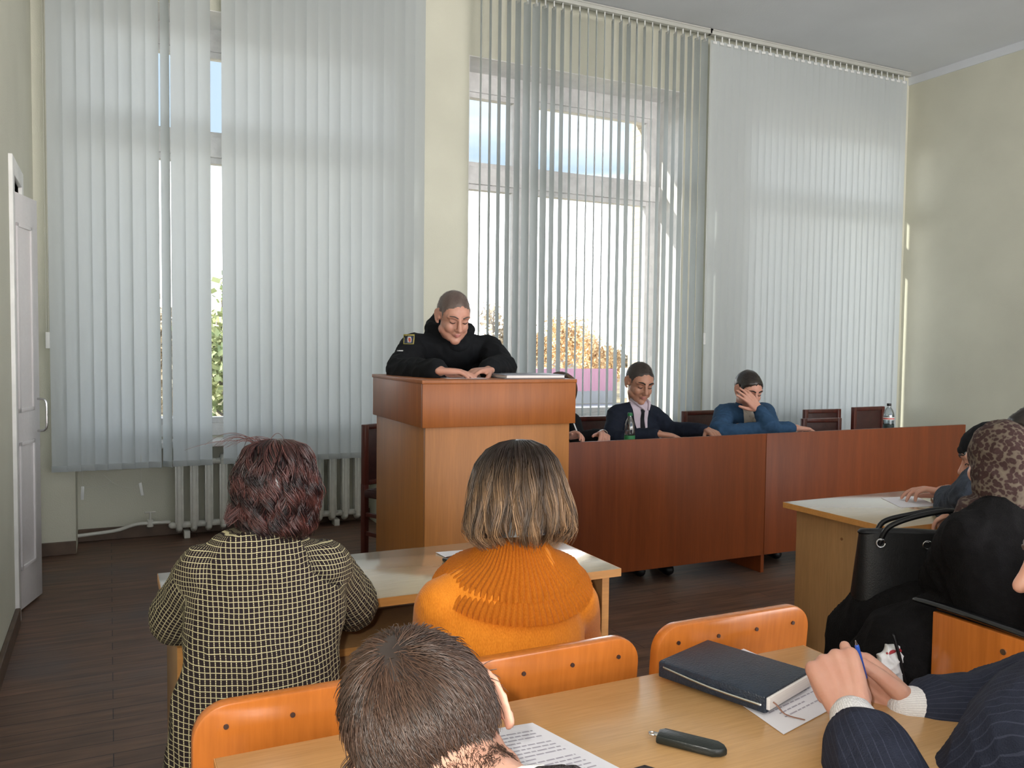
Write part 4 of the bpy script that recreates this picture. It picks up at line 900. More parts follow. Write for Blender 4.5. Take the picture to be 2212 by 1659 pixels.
pt = decal('shoulder_patch', M['patch_y'], r, jk, oo, ux_, uz_, vd, [(-.026, .030, .026), (-.027, .029, .021), (-.029, .026, 0), (-.032, .020, -.024)], off=.004)
d2_ = decal('patch_field', M['patch_d'], pt, jk, oo, ux_, uz_, vd, [(-.022, .026, .019), (-.024, .021, 0), (-.028, .016, -.021)], off=.0062)
d2_.location = (0, 0, 0)
for (rows, mm, nm) in (([(-.006, .010, .014), (-.010, .012, .0), (-.010, .008, -.016)], 'patch_w', 'crest'), ([(-.003, .007, .008), (-.005, .008, -.002), (-.003, .005, -.013)], 'patch_r', 'crest_shield')):
    z_ = decal(nm, M[mm], pt, jk, oo, ux_, uz_, vd, rows, off=.0082 if nm == 'crest' else .0105, cols=4); z_.location = (0, 0, 0)
oo = q(864, 757, 4.05); decal('name_strip', M['patch_w'], r, jk, oo, ux_, V(.25, 0, 1), vd, [(-.014, .016, .003), (-.014, .016, -.003)], off=.004, cols=4)
# ------------------------------------------------------------------ man in a tie
r = person('man in a dark suit and tie looking down at papers at the long table', (3.12, 4.5, 0))
H = hframe(q(1382, 826, 4.46), (-.16, -.92, -.33), (0, -.33, .9), 1.08); F = (-.25, -1, 0)
HTIE = hair_mat('short_brown_hair', (.025, .019, .016), (.075, .055, .045), .55)
J = dict(hip=V(3.06, 4.58, .52), chest=q(1373, 925, 4.52), neck=q(1378, 873, 4.50), shL=q(1412, 897, 4.52), shR=q(1331, 895, 4.50), elL=q(1450, 928, 4.42), elR=q(1322, 948, 4.34), wrL=V(3.37, 4.17, .862), wrR=V(2.98, 4.14, .857))
legs_for(J, F, fw=.30)
hd = [dict(w=J['wrL'], d=(-.2, -1, -.12), pn=(0, 0, -1), ts=(-1, 0, 0), curl=(.3, .33, .36, .4)), dict(w=J['wrR'], d=(.85, -.35, -.1), pn=(0, 0, -1), ts=(.2, .9, 0), curl=(.3, .3, .35, .4))]
bd = body_mesh('body', J, H, hd, F, m=SK2, headkw=dict(jaw=1.08)); link('body', bd, r, world=True)
shell(bd, H, .002, HTIE, r); shorthair(bd, H, HTIE, r, 3500, .008, .0005, lambda L: L*0+np.array([0, .7, -.4]), lift=.5, K=3); face_bits(H, r, HDARK)
jk = garment('jacket', M['navy_suit'], r, J, F, [(V(3.06, 4.58, .50), .17), (V(3.05, 4.57, .72), .165), (J['chest']+V(0, .01, .0), .175), (J['neck']-V(0, 0, .06), .10)], (.060, .056, .042), fold=.0035, seed=4, cut=.12, shoulder=.060, neck_r=.07)
M['shirt_pink'] = cloth_mat('pale_pink_shirt', (.55, .47, .54), .8, .04); M['tie'] = cloth_mat('black_tie', (.012, .012, .016), .5, .1)
fd_ = -Vector(F).normalized(); sx_ = V(1, -.25, 0)
sh_ = decal('shirt', M['shirt_pink'], r, jk, J['neck']+V(-.01, 0, 0), sx_, (0, 0, 1), (.25, 1, 0), [(-.055, .055, .03), (-.060, .062, .0), (-.048, .055, -.06), (-.022, .045, -.16), (-.006, .035, -.24)], off=.004)
ti = decal('tie', M['tie'], r, jk, J['neck']+V(.006, 0, 0), sx_, (0, 0, 1), (.25, 1, 0), [(-.016, .016, -.028), (-.011, .011, -.052), (-.016, .014, -.12), (-.020, .018, -.24)], off=.0075, cols=4)
for sg in (-1, 1): mb = MB().tube([J['neck']+V(sg*.052, .0, .032), J['neck']+V(sg*.045, -.058, .012), J['neck']+V(sg*.016+.01, -.085, -.030)], [.010, .012, .006], 10, 3); part('shirt_collar', mb, M['shirt_pink'], r)
trousers(J, F, M['trouser_cloth'], r, hr=.10)
# ------------------------------------------------------------------ man in a blue jacket
r = person('man in a blue jacket resting his face on his hand at the long table', (4.06, 4.5, 0))
M['blue_jacket'] = cloth_mat('blue_jacket', (.032, .075, .145)); M['cream_shirt'] = cloth_mat('cream_shirt', (.50, .46, .40), .8, .05)
H = hframe(q(1617, 842, 4.42), (-.14, -.90, -.36), (-.05, -.36, .9), 1.06); F = (-.25, -1, 0)
J = dict(hip=V(3.95, 4.62, .52), chest=q(1600, 915, 4.52), neck=q(1606, 882, 4.50), shL=q(1652, 890, 4.52), shR=q(1564, 893, 4.50), elL=q(1664, 925, 4.18), elR=q(1556, 935, 4.32), wrL=q(1640, 886, 4.28), wrR=V(4.08, 4.14, .857))
legs_for(J, F, fw=.30)
hd = [dict(w=J['wrL']+V(-.008, 0, .008), d=(-.62, .05, .62), pn=(-.3, .95, .1), ts=(-.4, 0, -.8), curl=(.15, .18, .2, .3), spread=.12, s=1.05), dict(w=J['wrR'], d=(.95, -.2, -.08), pn=(0, 0, -1), ts=(.2, .9, 0), curl=(.35, .38, .4, .45))]
bd = body_mesh('body', J, H, hd, F, m=SK1); link('body', bd, r, world=True)
shell(bd, H, .007, HDARK, r, front=-.012); shorthair(bd, H, HDARK, r, 2500, .016, .0007, lambda L: L*0+np.array([.4, .8, .1]), lift=.6, K=4, front=-.012); face_bits(H, r, HDARK)
jk = garment('jacket', M['blue_jacket'], r, J, F, [(V(3.95, 4.62, .50), .18), (V(3.96, 4.60, .72), .175), (J['chest']+V(0, .03, 0), .185), (J['neck']-V(0, 0, .05), .11)], (.068, .064, .046), fold=.0045, seed=8, cut=.10, shoulder=.066, neck_r=.08)
decal('shirt', M['cream_shirt'], r, jk, J['neck']+V(.0, 0, 0), sx_, (0, 0, 1), (.25, 1, 0), [(-.045, .060, .01), (-.045, .062, -.04), (-.030, .052, -.10), (-.015, .045, -.20)], off=.004)
for sg in (-1, 1): mb = MB().tube([J['neck']+V(sg*.058, .01, .028), J['neck']+V(sg*.05, -.06, .0), J['neck']+V(sg*.022, -.09, -.045)], [.012, .013, .007], 10, 3); part('shirt_collar', mb, M['cream_shirt'], r)
trousers(J, F, M['trouser_cloth'], r)
# ------------------------------------------------------------------ bob cut builder (profile along the height of the head)
def bob(H, parent, m, prof, n, zend, rad=.0011, seed=0, wave=.0, wfreq=90, curl=.02, tone=None, layers=(0,), jitter=.0025, front=.7, K=16, base=.94, part_x=0.0):
    """prof: (z, half width, half depth, y offset) in head units, from crown to hem"""
    pz = np.array([p[0] for p in prof])[::-1]; g = lambda z, i: np.interp(z, pz, np.array([p[i] for p in prof])[::-1])
    rng = np.random.default_rng(seed); s = H[2]; mb = MB(); zs_ = np.linspace(prof[0][0], zend+.012, 22); rings = []
    for z in zs_:
        ring = []
        for k in range(40):
            a = 2*math.pi*k/40; kx = base; fy = 1.0 if math.cos(a) < front else .72
            zz = z
            ring.append(mb.bm.verts.new(HP(H, g(z, 1)*kx*math.sin(a), g(z, 3)+g(z, 2)*kx*math.cos(a)*fy, zz)))
        rings.append(ring)
    for i in range(len(rings)-1):
        for k in range(40):
            if math.cos(2*math.pi*(k+.5)/40) > front and zs_[i] < .055: continue
            mb.bm.faces.new((rings[i][k], rings[i][(k+1) % 40], rings[i+1][(k+1) % 40], rings[i+1][k]))
    mb.bm.faces.new(rings[0]); me = mb.mesh('hair', m); attr(me, 'tone', np.full(len(me.vertices), .0)); o = link('hair', me, parent, world=True)
    ph = rng.uniform(0, 2*math.pi, n); lay = rng.choice(len(layers), n); st = prof[0][0]-np.array(layers)[lay]*1.0+np.where(lay > 0, rng.uniform(-.035, -.002, n), 0)
    t = np.linspace(0, 1, K)[None, :]; ze = zend+rng.normal(size=n)*.007+.012*(np.cos(ph*5+seed)*.5)
    z0 = np.where(lay == 0, prof[0][0]-.0005, st); Z = z0[:, None]+(ze-z0)[:, None]*(t**np.where(lay == 0, 1.35, 1.0)[:, None])
    clump = np.sin(ph*11+seed)+.6*np.sin(ph*23+2*seed); Phi = ph[:, None]+wave*np.sin(wfreq*Z+clump[:, None]*1.8)*(1-np.exp(-t*3))
    W_ = g(Z.ravel(), 1).reshape(Z.shape); Dp = g(Z.ravel(), 2).reshape(Z.shape); Yo = g(Z.ravel(), 3).reshape(Z.shape)
    rj = 1+rng.normal(size=n)[:, None]*jitter/.1+.018*np.sin(ph*17+1)[:, None]*t+wave*.9*np.sin(wfreq*.9*Z+clump[:, None]*2.2+1)*t
    cu = curl*np.clip((t-.78)/.22, 0, 1)**1.6/.1*rng.uniform(.3, 1.3, n)[:, None]; rj = rj-cu
    keep = ~((np.cos(ph) > front))
    X = W_*np.sin(Phi)*rj; Y = Yo+Dp*np.cos(Phi)*rj; Lc = np.stack([X, Y, Z], -1)[keep]
    Wd = np.array(H[0])+(Lc*s) @ np.array(H[1]).T; tn = (tone(ph, Z, rng) if tone else rng.uniform(0, 1, (n, 1))+0*Z)[keep]
    so_ = strands('hair_strands', Wd, rad*rng.uniform(.6, 1.4, keep.sum())*s, m, parent, np.clip(tn, 0, 1)); return o
# ------------------------------------------------------------------ woman writing behind the podium
r = person('dark-haired woman writing at the table end, half hidden by the podium', (2.5, 4.5, 0))
HBR = hair_mat('brown_bob', (.035, .018, .010), (.15, .085, .045)); F = (-.2, -1, 0)
H = hframe(q(1210, 852, 4.44), (-.30, -.85, -.45), (0, -.45, .9), 1.05)
J = dict(hip=V(2.46, 4.62, .50), chest=q(1210, 935, 4.52), neck=q(1210, 895, 4.50), shL=q(1235, 910, 4.5), shR=q(1176, 910, 4.5), elL=q(1250, 950, 4.36), elR=q(1160, 955, 4.3), wrL=V(2.60, 4.18, .865), wrR=V(2.355, 4.14, .865))
legs_for(J, F, fw=.30)
hd = [dict(w=J['wrL'], d=(-.35, -1, .05), pn=(-.4, 0, -1), ts=(-1, 0, .3), curl=(.5, .55, .6, .65), s=.92), dict(w=J['wrR'], d=(.3, -.9, .25), pn=(-.5, 0, -1), ts=(-.5, 0, .8), curl=(.55, .65, .75, .8), s=.92)]
bd = body_mesh('body', J, H, hd, F, m=SK1); link('body', bd, r, world=True); face_bits(H, r, HBR)
bob(H, r, HBR, [(.122, .010, .010, -.01), (.118, .035, .045, -.01), (.10, .066, .082, -.008), (.06, .086, .102, -.008), (.02, .092, .105, -.012), (-.04, .093, .10, -.02), (-.09, .088, .09, -.025), (-.12, .078, .08, -.028)], 1600, -.11, seed=4, tone=lambda ph, Z, rg: rg.uniform(.1, .9, (len(ph), 1))+0*Z, front=.55)
garment('jacket', M['black_cloth'], r, J, F, [(V(2.46, 4.62, .48), .16), (V(2.46, 4.6, .7), .15), (J['chest']+V(0, .02, 0), .155), (J['neck']-V(0, 0, .05), .08)], (.056, .052, .038), seed=9, cut=.12, shoulder=.052, neck_r=.058, fold=.003)
trousers(J, F, M['trouser_cloth'], r)
part('wristwatch', MB().tube([J['wrL']+V(-.006, -.02, 0)+V(.034*math.cos(a), 0, .028*math.sin(a)) for a in [k*math.pi/6 for k in range(13)]], .003, 6), M['metal'], r)
pn_ = thing('pen', 'pale pen held upright by the writing woman', 'pen', J['wrR']); part('barrel', MB().tube([J['wrR']+V(.03, -.10, -.035), J['wrR']+V(.005, -.05, .075)], [.0025, .0042], 8), M['label_white'], pn_); part('clip', MB().tube([J['wrR']+V(.012, -.053, .045), J['wrR']+V(.009, -.048, .075)], .0012, 6), M['metal'], pn_)
# ------------------------------------------------------------------ woman in the check jacket
r = person('woman with wavy burgundy hair in a black and cream check jacket, seen from behind', (.30, 1.66, 0))
def check_mat():
    T = NT('check_tweed'); b = T.b; b.inputs['Roughness'].default_value = .85; b.inputs['Specular IOR Level'].default_value = .2
    def line(an, per, wd):
        a = T.n('ShaderNodeAttribute', attribute_name=an); nz = T.n('ShaderNodeTexNoise'); nz.inputs['Scale'].default_value = 7; m0 = T.n('ShaderNodeMath', operation='MULTIPLY'); m0.inputs[1].default_value = .006; T.l(nz.outputs['Fac'], m0.inputs[0])
        s0 = T.n('ShaderNodeMath', operation='ADD'); T.l(a.outputs['Fac'], s0.inputs[0]); T.l(m0.outputs[0], s0.inputs[1])
        m = T.n('ShaderNodeMath', operation='MULTIPLY'); m.inputs[1].default_value = 1/per; T.l(s0.outputs[0], m.inputs[0]); f = T.n('ShaderNodeMath', operation='FRACT'); T.l(m.outputs[0], f.inputs[0])
        c = T.n('ShaderNodeMath', operation='COMPARE'); c.inputs[1].default_value = .5; c.inputs[2].default_value = wd; T.l(f.outputs[0], c.inputs[0]); return c.outputs[0], m.outputs[0]
    (u, mu_), (v, mv_) = line('su', .0088, .10), line('sv', .0094, .068)
    # horizontal threads are dashed: drawn only every other half cell
    f2 = T.n('ShaderNodeMath', operation='FRACT'); m2 = T.n('ShaderNodeMath', operation='MULTIPLY'); m2.inputs[1].default_value = 3; T.l(mv_, m2.inputs[0]); T.l(m2.outputs[0], f2.inputs[0])
    g = T.n('ShaderNodeMath', operation='GREATER_THAN'); g.inputs[1].default_value = .22; T.l(f2.outputs[0], g.inputs[0])
    du = T.n('ShaderNodeMath', operation='MULTIPLY'); T.l(u, du.inputs[0]); T.l(g.outputs[0], du.inputs[1])
    mx_ = T.n('ShaderNodeMath', operation='MAXIMUM'); T.l(du.outputs[0], mx_.inputs[0]); T.l(v, mx_.inputs[1])
    m = T.n('ShaderNodeMix', data_type='RGBA'); T.l(mx_.outputs[0], m.inputs['Factor']); m.inputs['A'].default_value = (.020, .013, .014, 1); m.inputs['B'].default_value = (.54, .48, .29, 1)
    T.l(m.outputs['Result'], b.inputs['Base Color']); bp = T.n('ShaderNodeBump'); bp.inputs['Strength'].default_value = .5; bp.inputs['Distance'].default_value = .0012
    T.l(mx_.outputs[0], bp.inputs['Height']); T.l(bp.outputs[0], b.inputs['Normal']); return T.m
M['check'] = check_mat(); F = (.05, 1, 0)
H = hframe(q(597, 1052, 1.73), (.12, .96, -.12), (0, .12, 1), .80)
J = dict(hip=q(560, 1530, 1.62), chest=q(578, 1300, 1.70), neck=q(592, 1178, 1.71), shL=q(444, 1232, 1.71), shR=q(700, 1222, 1.71), elL=q(388, 1330, 1.84), elR=q(760, 1305, 1.86), wrL=V(.26, 2.12, .79), wrR=V(.42, 2.12, .79))
legs_for(J, F, kz=.46, fw=.38, foot_z=.03)
hd = [dict(w=J['wrL'], d=(.7, .7, -.05), pn=(0, 0, -1), ts=(.6, -.6, 0), s=.92), dict(w=J['wrR'], d=(-.7, .7, -.05), pn=(0, 0, -1), ts=(-.6, -.6, 0), s=.92)]
bd = body_mesh('body', J, H, hd, F, m=SK3, w_=.86, voxel=.006); link('body', bd, r, world=True)
def ex(mb):
    mb.tube([J['shL']+V(.01, 0, .012), J['neck']+V(-.05, 0, -.03)], [.040, .045], 12); mb.tube([J['shR']+V(-.01, 0, .012), J['neck']+V(.05, 0, -.03)], [.040, .045], 12)
jk = garment('jacket', M['check'], r, J, F, [(J['hip']+V(-.0, 0, -.15), .175), (J['hip'], .160), (J['hip'].lerp(J['chest'], .45), .148), (J['chest'], .158), (J['chest'].lerp(J['neck'], .5), .150), (J['neck']-V(0, 0, .05), .075)], (.054, .060, .050), fold=.0035, wl=.08, seed=11, su=True, extra=ex, shoulder=.048, cut=.3, neck_r=.052, voxel=.0055)
mb = MB().tube([J['neck']+V(0, .005, .025), J['neck']+V(0, 0, -.03)], [.052, .066], 18); part('black_collar', mb, M['black_cloth'], r)
HB = hair_mat('burgundy_hair', (.010, .004, .005), (.13, .048, .042), .32)
c = [(.122, .008, .008, -.012), (.119, .036, .042, -.012), (.104, .070, .080, -.01), (.07, .088, .102, -.01), (.03, .098, .110, -.012), (-.02, .099, .106, -.018), (-.05, .094, .098, -.022), (-.075, .088, .090, -.026), (-.10, .084, .084, -.028), (-.13, .072, .072, -.03)]
def tn(ph, Z, rg): return np.clip(.35+.38*np.sin(Z*95+2.2*np.sin(ph*4)[:, None]+(ph*2)[:, None])*np.clip((.09-Z)/.06, 0, 1)+rg.normal(size=(len(ph), 1))*.22, 0, 1)
bob(H, r, HB, c, 4200, -.112, rad=.0012, seed=2, wave=.16, wfreq=62, curl=.018, tone=tn, layers=(0, .05, .09, .13, .17), K=22, front=.75, jitter=.004, base=.93)
rg = np.random.default_rng(8); fly = []
for k in range(16):      # flyaway strands and the flicked curl on the left
    a = rg.uniform(-1.2, .6); b0 = np.array(HP(H, .05*math.sin(a)-.01, -.02+rg.normal()*.02, .112)); t_ = np.linspace(0, 1, 10)[:, None]; fly.append(b0+t_*np.array([-.05+.04*rg.normal(), .0, .0])+np.array([0, 0, 1])*(.030*np.sin(t_*2.6)*rg.uniform(.5, 1.2)-.016*t_))
for k in range(260):
    p0 = np.array(HP(H, -.088, -.02+rg.normal()*.02, -.045+rg.normal()*.008)); t_ = np.linspace(0, 1, 10)[:, None]; L_ = rg.uniform(.5, 1.1); fly.append(p0+np.array([-1, 0, 0])*(.026*L_*np.sin(t_*2.2))+np.array([0, -.3, -1])*(.045*L_*(t_-.9*t_**3))+rg.normal(size=3)*.003)
strands('hair_strands', np.array(fly), .0008, HB, r, rg.uniform(.2, 1, len(fly)))
mb = MB()
trousers(J, F, M['trouser_cloth'], r, r=.070, hr=.085)
# ------------------------------------------------------------------ woman in the orange sweater
r = person('woman with a highlighted brown bob in an orange ribbed turtleneck sweater, seen from behind', (.82, 1.66, 0))
def knit_mat():
    T = NT('orange_knit'); b = T.b; b.inputs['Roughness'].default_value = .8; b.inputs['Specular IOR Level'].default_value = .2; b.inputs['Sheen Weight'].default_value = .15
    tc = T.n('ShaderNodeTexCoord'); nz = T.n('ShaderNodeTexNoise'); nz.inputs['Scale'].default_value = 420; mp = T.n('ShaderNodeMapping'); mp.inputs['Scale'].default_value = (1, 1, .35); T.l(tc.outputs['Object'], mp.inputs[0]); T.l(mp.outputs[0], nz.inputs['Vector'])
    r_ = ramp(T, nz.outputs['Fac'], [(.3, (.70, .20, .010)), (.7, (.84, .28, .022))]); T.l(r_.outputs[0], b.inputs['Base Color'])
    wv = T.n('ShaderNodeTexWave'); wv.inputs['Scale'].default_value = 110; wv.inputs['Distortion'].default_value = .3; T.l(tc.outputs['Object'], wv.inputs['Vector'])
    bp = T.n('ShaderNodeBump'); bp.inputs['Strength'].default_value = .25; bp.inputs['Distance'].default_value = .001; T.l(wv.outputs['Fac'], bp.inputs['Height']); T.l(bp.outputs[0], b.inputs['Normal']); return T.m
M['knit'] = knit_mat(); F = (0, 1, 0)
H = hframe(q(1114, 1066, 1.70), (-.05, .97, -.16), (0, .16, 1), .98)
J = dict(hip=q(1085, 1600, 1.62), chest=q(1095, 1375, 1.67), neck=q(1110, 1205, 1.68), shL=q(958, 1310, 1.68), shR=q(1236, 1300, 1.68), elL=q(935, 1440, 1.84), elR=q(1250, 1420, 1.86), wrL=V(.84, 1.93, .69), wrR=V(.96, 1.93, .69))
legs_for(J, F, kz=.46, fw=.38, foot_z=.03)
hd = [dict(w=J['wrL'], d=(.7, .7, -.05), pn=(0, 0, -1), ts=(.6, -.6, 0), s=.92), dict(w=J['wrR'], d=(-.7, .7, -.05), pn=(0, 0, -1), ts=(-.6, -.6, 0), s=.92)]
bd = body_mesh('body', J, H, hd, F, m=SK3, w_=.9, voxel=.006); link('body', bd, r, world=True)
def ex(mb):
    for k, sg in (('L', -1), ('R', 1)): mb.tube([J['neck']+V(0, .0, -.075), J['sh'+k].lerp(J['neck'], .45)+V(0, 0, -.015), J['sh'+k]+V(0, 0, .0)], [.065, .066, .060], 14, 3)
sw = garment('sweater', M['knit'], r, J, F, [(J['hip']-V(0, 0, .05), .185), (J['hip'].lerp(J['chest'], .4), .175), (J['chest'], .188), (J['chest'].lerp(J['neck'], .5), .165), (J['neck']-V(0, 0, .10), .10)], (.064, .060, .046), fold=.002, wl=.14, seed=21, extra=ex, shoulder=.062, cut=.1, neck_r=.045, smooth=10)
def ribbed(rows, n=66, amp=.0022, sub=5, th=.006):
    """rows: (z offset, half width x, half depth y, y offset, sag at the back)"""
    mb = MB(); Cn = J['neck']; K = n*sub; rr = []
    fine = []
    for i in range(len(rows)-1):
        for k in range(5):
            t = k/5; t = t*t*(3-2*t) if False else t; fine.append([a*(1-t)+b*t for a, b in zip(rows[i], rows[i+1])])
    fine.append(rows[-1])
    for (z, rx, ry, yo, sag) in fine:
        ring = []
        for k in range(K):
            a = 2*math.pi*k/K; w_ = 1+amp/.1*(abs(math.sin(a*n/2))*2-1); x = rx*w_*math.sin(a); y = yo-ry*w_*math.cos(a)
            ring.append(mb.bm.verts.new(Cn+V(x, y, z-sag*max(0, math.cos(a))+.5*sag*max(0, -math.cos(a)))))
        rr.append(ring)
    for i in range(len(rr)-1):
        for k in range(K): mb.bm.faces.new((rr[i][k], rr[i][(k+1) % K], rr[i+1][(k+1) % K], rr[i+1][k]))
    g = bmesh.ops.solidify(mb.bm, geom=mb.bm.faces[:], thickness=th); return mb
part('collar', ribbed([(.075, .058, .056, .0, 0), (.055, .066, .062, .0, .0), (.030, .080, .074, .0, .004), (.010, .102, .092, .0, .012), (-.004, .130, .108, .0, .024), (-.014, .154, .120, .0, .036), (-.022, .160, .124, .0, .044)]), M['knit'], r, smooth=True)
part('collar_band', ribbed([(-.016, .146, .118, .0, .042), (-.030, .166, .131, .0, .050), (-.044, .182, .140, .0, .054), (-.054, .188, .144, .0, .056)], n=80, amp=.0016, th=.004), M['knit'], r, label='ribbed yoke band below the turtleneck')
HO = hair_mat('highlighted_hair', (.022, .013, .010), (.50, .30, .16), .34)
c = [(.124, .008, .008, -.02), (.121, .032, .040, -.018), (.105, .062, .080, -.014), (.075, .084, .104, -.012), (.03, .100, .116, -.012), (-.02, .113, .118, -.014), (-.06, .121, .118, -.016), (-.09, .124, .116, -.018), (-.12, .120, .112, -.02)]
def tn(ph, Z, rg):
    st = np.clip(.18+rg.beta(1.2, 1.6, (len(ph), 1))*.9, 0, 1); streak = np.clip(.5+.6*np.sin(ph*19)[:, None]+.3*np.sin(ph*41)[:, None], 0, 1); back = np.exp(-((np.cos(ph)+1)/.05))[:, None]
    dep = np.clip((.085-Z)/.09, 0, 1); return np.clip(st*(.35+.65*streak)*dep*(1-.65*back*np.clip((.06+Z)/.1, 0, 1)), 0, 1)
bob(H, r, HO, c, 5200, -.102, rad=.00105, seed=5, wave=.05, wfreq=50, curl=.034, tone=tn, layers=(0, .0, .06, .11), K=20, front=.72, jitter=.0035, base=.95)
trousers(J, F, M['trouser_cloth'], r, r=.082)
# ------------------------------------------------------------------ bowed young man in front
r = person('young man with short brown hair bowing his head over the desk, seen from behind', (.42, .42, 0))
F = (.1, 1, 0); H = hframe(q(942, 1602, .79), (.42, .58, -.70), (-.30, .68, .66), .94)
J = dict(hip=V(.47, .26, .50), chest=V(.47, .46, .74), neck=q(1135, 1825, .64), shL=V(.25, .60, .86), shR=q(1395, 1812, .62), elL=V(.13, .80, .785), elR=V(.60, .74, .785), wrL=V(.30, .92, .785), wrR=V(.42, .93, .785))
legs_for(J, F, kz=.47, fw=.36, foot_z=.03)
hd = [dict(w=J['wrL'], d=(.5, .6, -.02), pn=(0, 0, -1), ts=(.6, -.4, 0)), dict(w=J['wrR'], d=(-.4, .6, -.02), pn=(0, 0, -1), ts=(-.6, -.4, 0))]
bd = body_mesh('body', J, H, hd, F, m=SK3, voxel=.0045, headkw=dict(ear_out=.42)); link('body', bd, r, world=True); face_bits(H, r, HDARK)
HY = hair_mat('chestnut_hair', (.014, .008, .006), (.12, .066, .044), .32); HYS = hair_mat('chestnut_undercoat', (.012, .007, .005), (.035, .02, .014), .8)
def mk(L, **k):
    x, y, z = L[:, 0], L[:, 1], L[:, 2]; h = np.interp(y, [-.2, -.10, -.05, -.03, -.018, .02, .034, .05, .08, .12], [-.10, -.052, -.050, -.02, .030, .030, -.01, .045, .070, .12]); rr = np.clip((z-h)/.02, 0, 1); rr[np.abs(x) > .079] = 0; return rr
shell(bd, H, .006, HYS, r, maskf=mk)
wh = np.array([.012, -.085, .062])
def comb(L):
    d = L-wh; dl = np.linalg.norm(d, axis=1)[:, None]; d = d/(dl+1e-4); sw_ = np.cross(np.array([0, -.8, .6]), d); front_ = np.clip((L[:, 2:3]-.02)/.05, 0, 1); fwd = np.array([.25, .9, .2]); return d*1.0+sw_*.55*np.exp(-dl/.05)+fwd*.7*front_+np.array([0, 0, -.5])*(1-front_)
shorthair(bd, H, HY, r, 24000, .030, .00062, comb, maskf=mk, lift=.42, K=7, seed=4, lenf=lambda L: np.clip(.45+(L[:, 2]+.07)/.10, .35, 1.15))
def mk2(L, **k):
    x, y, z = L[:, 0], L[:, 1], L[:, 2]; h = np.interp(np.abs(x), [0, .025, .05], [-.118, -.105, -.085]); rr = np.clip((z-h)/.03, 0, .35)*(z < -.055)*(y < -.02); return rr
shorthair(bd, H, HY, r, 1500, .013, .0003, lambda L: np.array([0, -.1, -.6])+np.stack([-L[:, 0]*14, L[:, 0]*0, L[:, 0]*0], 1), maskf=mk2, lift=.22, K=5, seed=6)
M['grey_knit'] = cloth_mat('dark_grey_knit', (.040, .034, .036), .9, .35, .8, 260, vs__=200)
sw = garment('sweater', M['grey_knit'], r, J, F, [(J['hip'], .17), (J['chest'], .18), (J['chest'].lerp(J['neck'], .5), .155), (J['neck']-V(0, .02, .07), .085)], (.062, .056, .042), fold=.003, seed=31, shoulder=.062, cut=.1, neck_r=.058)
nk = J['neck']; dn = (H[0]-nk).normalized(); e1 = dn.cross(V(0, 1, 0)).normalized(); e2 = dn.cross(e1)
rg_ = lambda rad, up, tilt=.0: [nk+dn*(up+tilt*math.cos(a))+e1*rad*math.cos(a)+e2*rad*math.sin(a) for a in [2*math.pi*k/16 for k in range(17)]]
mb = MB().tube(rg_(.060, .012), .006, 10).tube(rg_(.059, .022), .004, 10).tube(rg_(.061, .002), .007, 10); part('shirt_collar', mb, M['shirt_white'], r)
mb = MB().tube(rg_(.070, .000), .007, 12).tube(rg_(.074, -.012), .010, 12); part('neckband', mb, M['grey_knit'], r)
trousers(J, F, M['trouser_cloth'], r)
# ------------------------------------------------------------------ man in the pinstripe suit with clasped hands
r = person('grey-haired man in a navy pinstripe suit with clasped hands, cut off by the right edge', (1.55, .45, 0))
M['pinstripe'] = cloth_mat('navy_pinstripe', (.020, .023, .038), .75, .15, .35, 420, stripe=(.011, .12, (.05, .056, .085))); M['cuff_knit'] = cloth_mat('white_ribbed_cuff', (.70, .68, .68), .85, .05, .4, 300, stripe=(.004, .35, (.50, .48, .50)))
F = (-.5, .87, 0); Hc = V(1.262, .722, 1.035)
H = hframe(q(2396, 1214, .735), (-.50, .84, -.20), (0, .1, 1), 1.08)
J = dict(hip=V(1.62, .40, .50), chest=V(1.56, .48, .78), neck=V(1.44, .60, .93), shL=V(1.24, .42, .86), shR=V(1.58, .76, .86), elL=q(1975, 1850, .74), elR=q(2160, 1535, .93), wrL=q(1840, 1545, .92), wrR=q(1958, 1530, 1.0))
legs_for(J, F, kz=.47, fw=.34, foot_z=.03)
near = (q(1802, 1446, .99)-J['wrL']).normalized(); fard = (q(1870, 1465, 1.06)-J['wrR']).normalized()
hd = [dict(w=J['wrL']+near*.012, d=near, pn=(.60, .76, -.1), ts=(.6, -.3, .7), s=1.08, curl=(1.15, 1.15, 1.2, 1.2), spread=.02, thumb=(.10, .05), tcurl=.12, fr=1.15),
      dict(w=J['wrR'], d=fard, pn=(-.75, -.62, -.25), ts=(-.2, -.6, .8), s=1.05, curl=(.75, .80, .80, .85), spread=.03, thumb=(.25, .3), tcurl=.3, fr=1.12)]
bd = body_mesh('body', J, H, hd, F, m=SK1, voxel=.0032); link('body', bd, r, world=True)
HG = hair_mat('grey_hair', (.12, .10, .09), (.45, .42, .40), .5); shell(bd, H, .006, HG, r, front=.0); shorthair(bd, H, HG, r, 2500, .022, .0006, lambda L: L*0+np.array([0, -.5, .3]), lift=.5, K=5); face_bits(H, r, HG, brow_r=.0020)
def ex(mb):
    d0 = (J['wrL']-J['elL']).normalized(); mb.tube([J['elL'], J['elL'].lerp(J['wrL'], .5), J['wrL']-d0*.070], [.072, .070, .067], 20, 3)
    mb.tube([q(2125, 1735, .80), q(2300, 1625, .74), J['shR']], [.085, .13, .09], 18, 3)
    mb.tube([J['elR'], J['shR']], [.075, .085], 16); mb.tube([J['elL'], J['shL']], [.078, .085], 16)
jk = garment('jacket', M['pinstripe'], r, J, F, [(J['hip'], .20), (J['chest'], .20), (J['chest'].lerp(J['neck'], .5), .17), (J['neck']-V(0, 0, .07), .09)], (.078, .066, .056), fold=.005, wl=.10, seed=41, su=True, shoulder=.075, cut=.34, neck_r=.08, voxel=.0055, extra=ex)
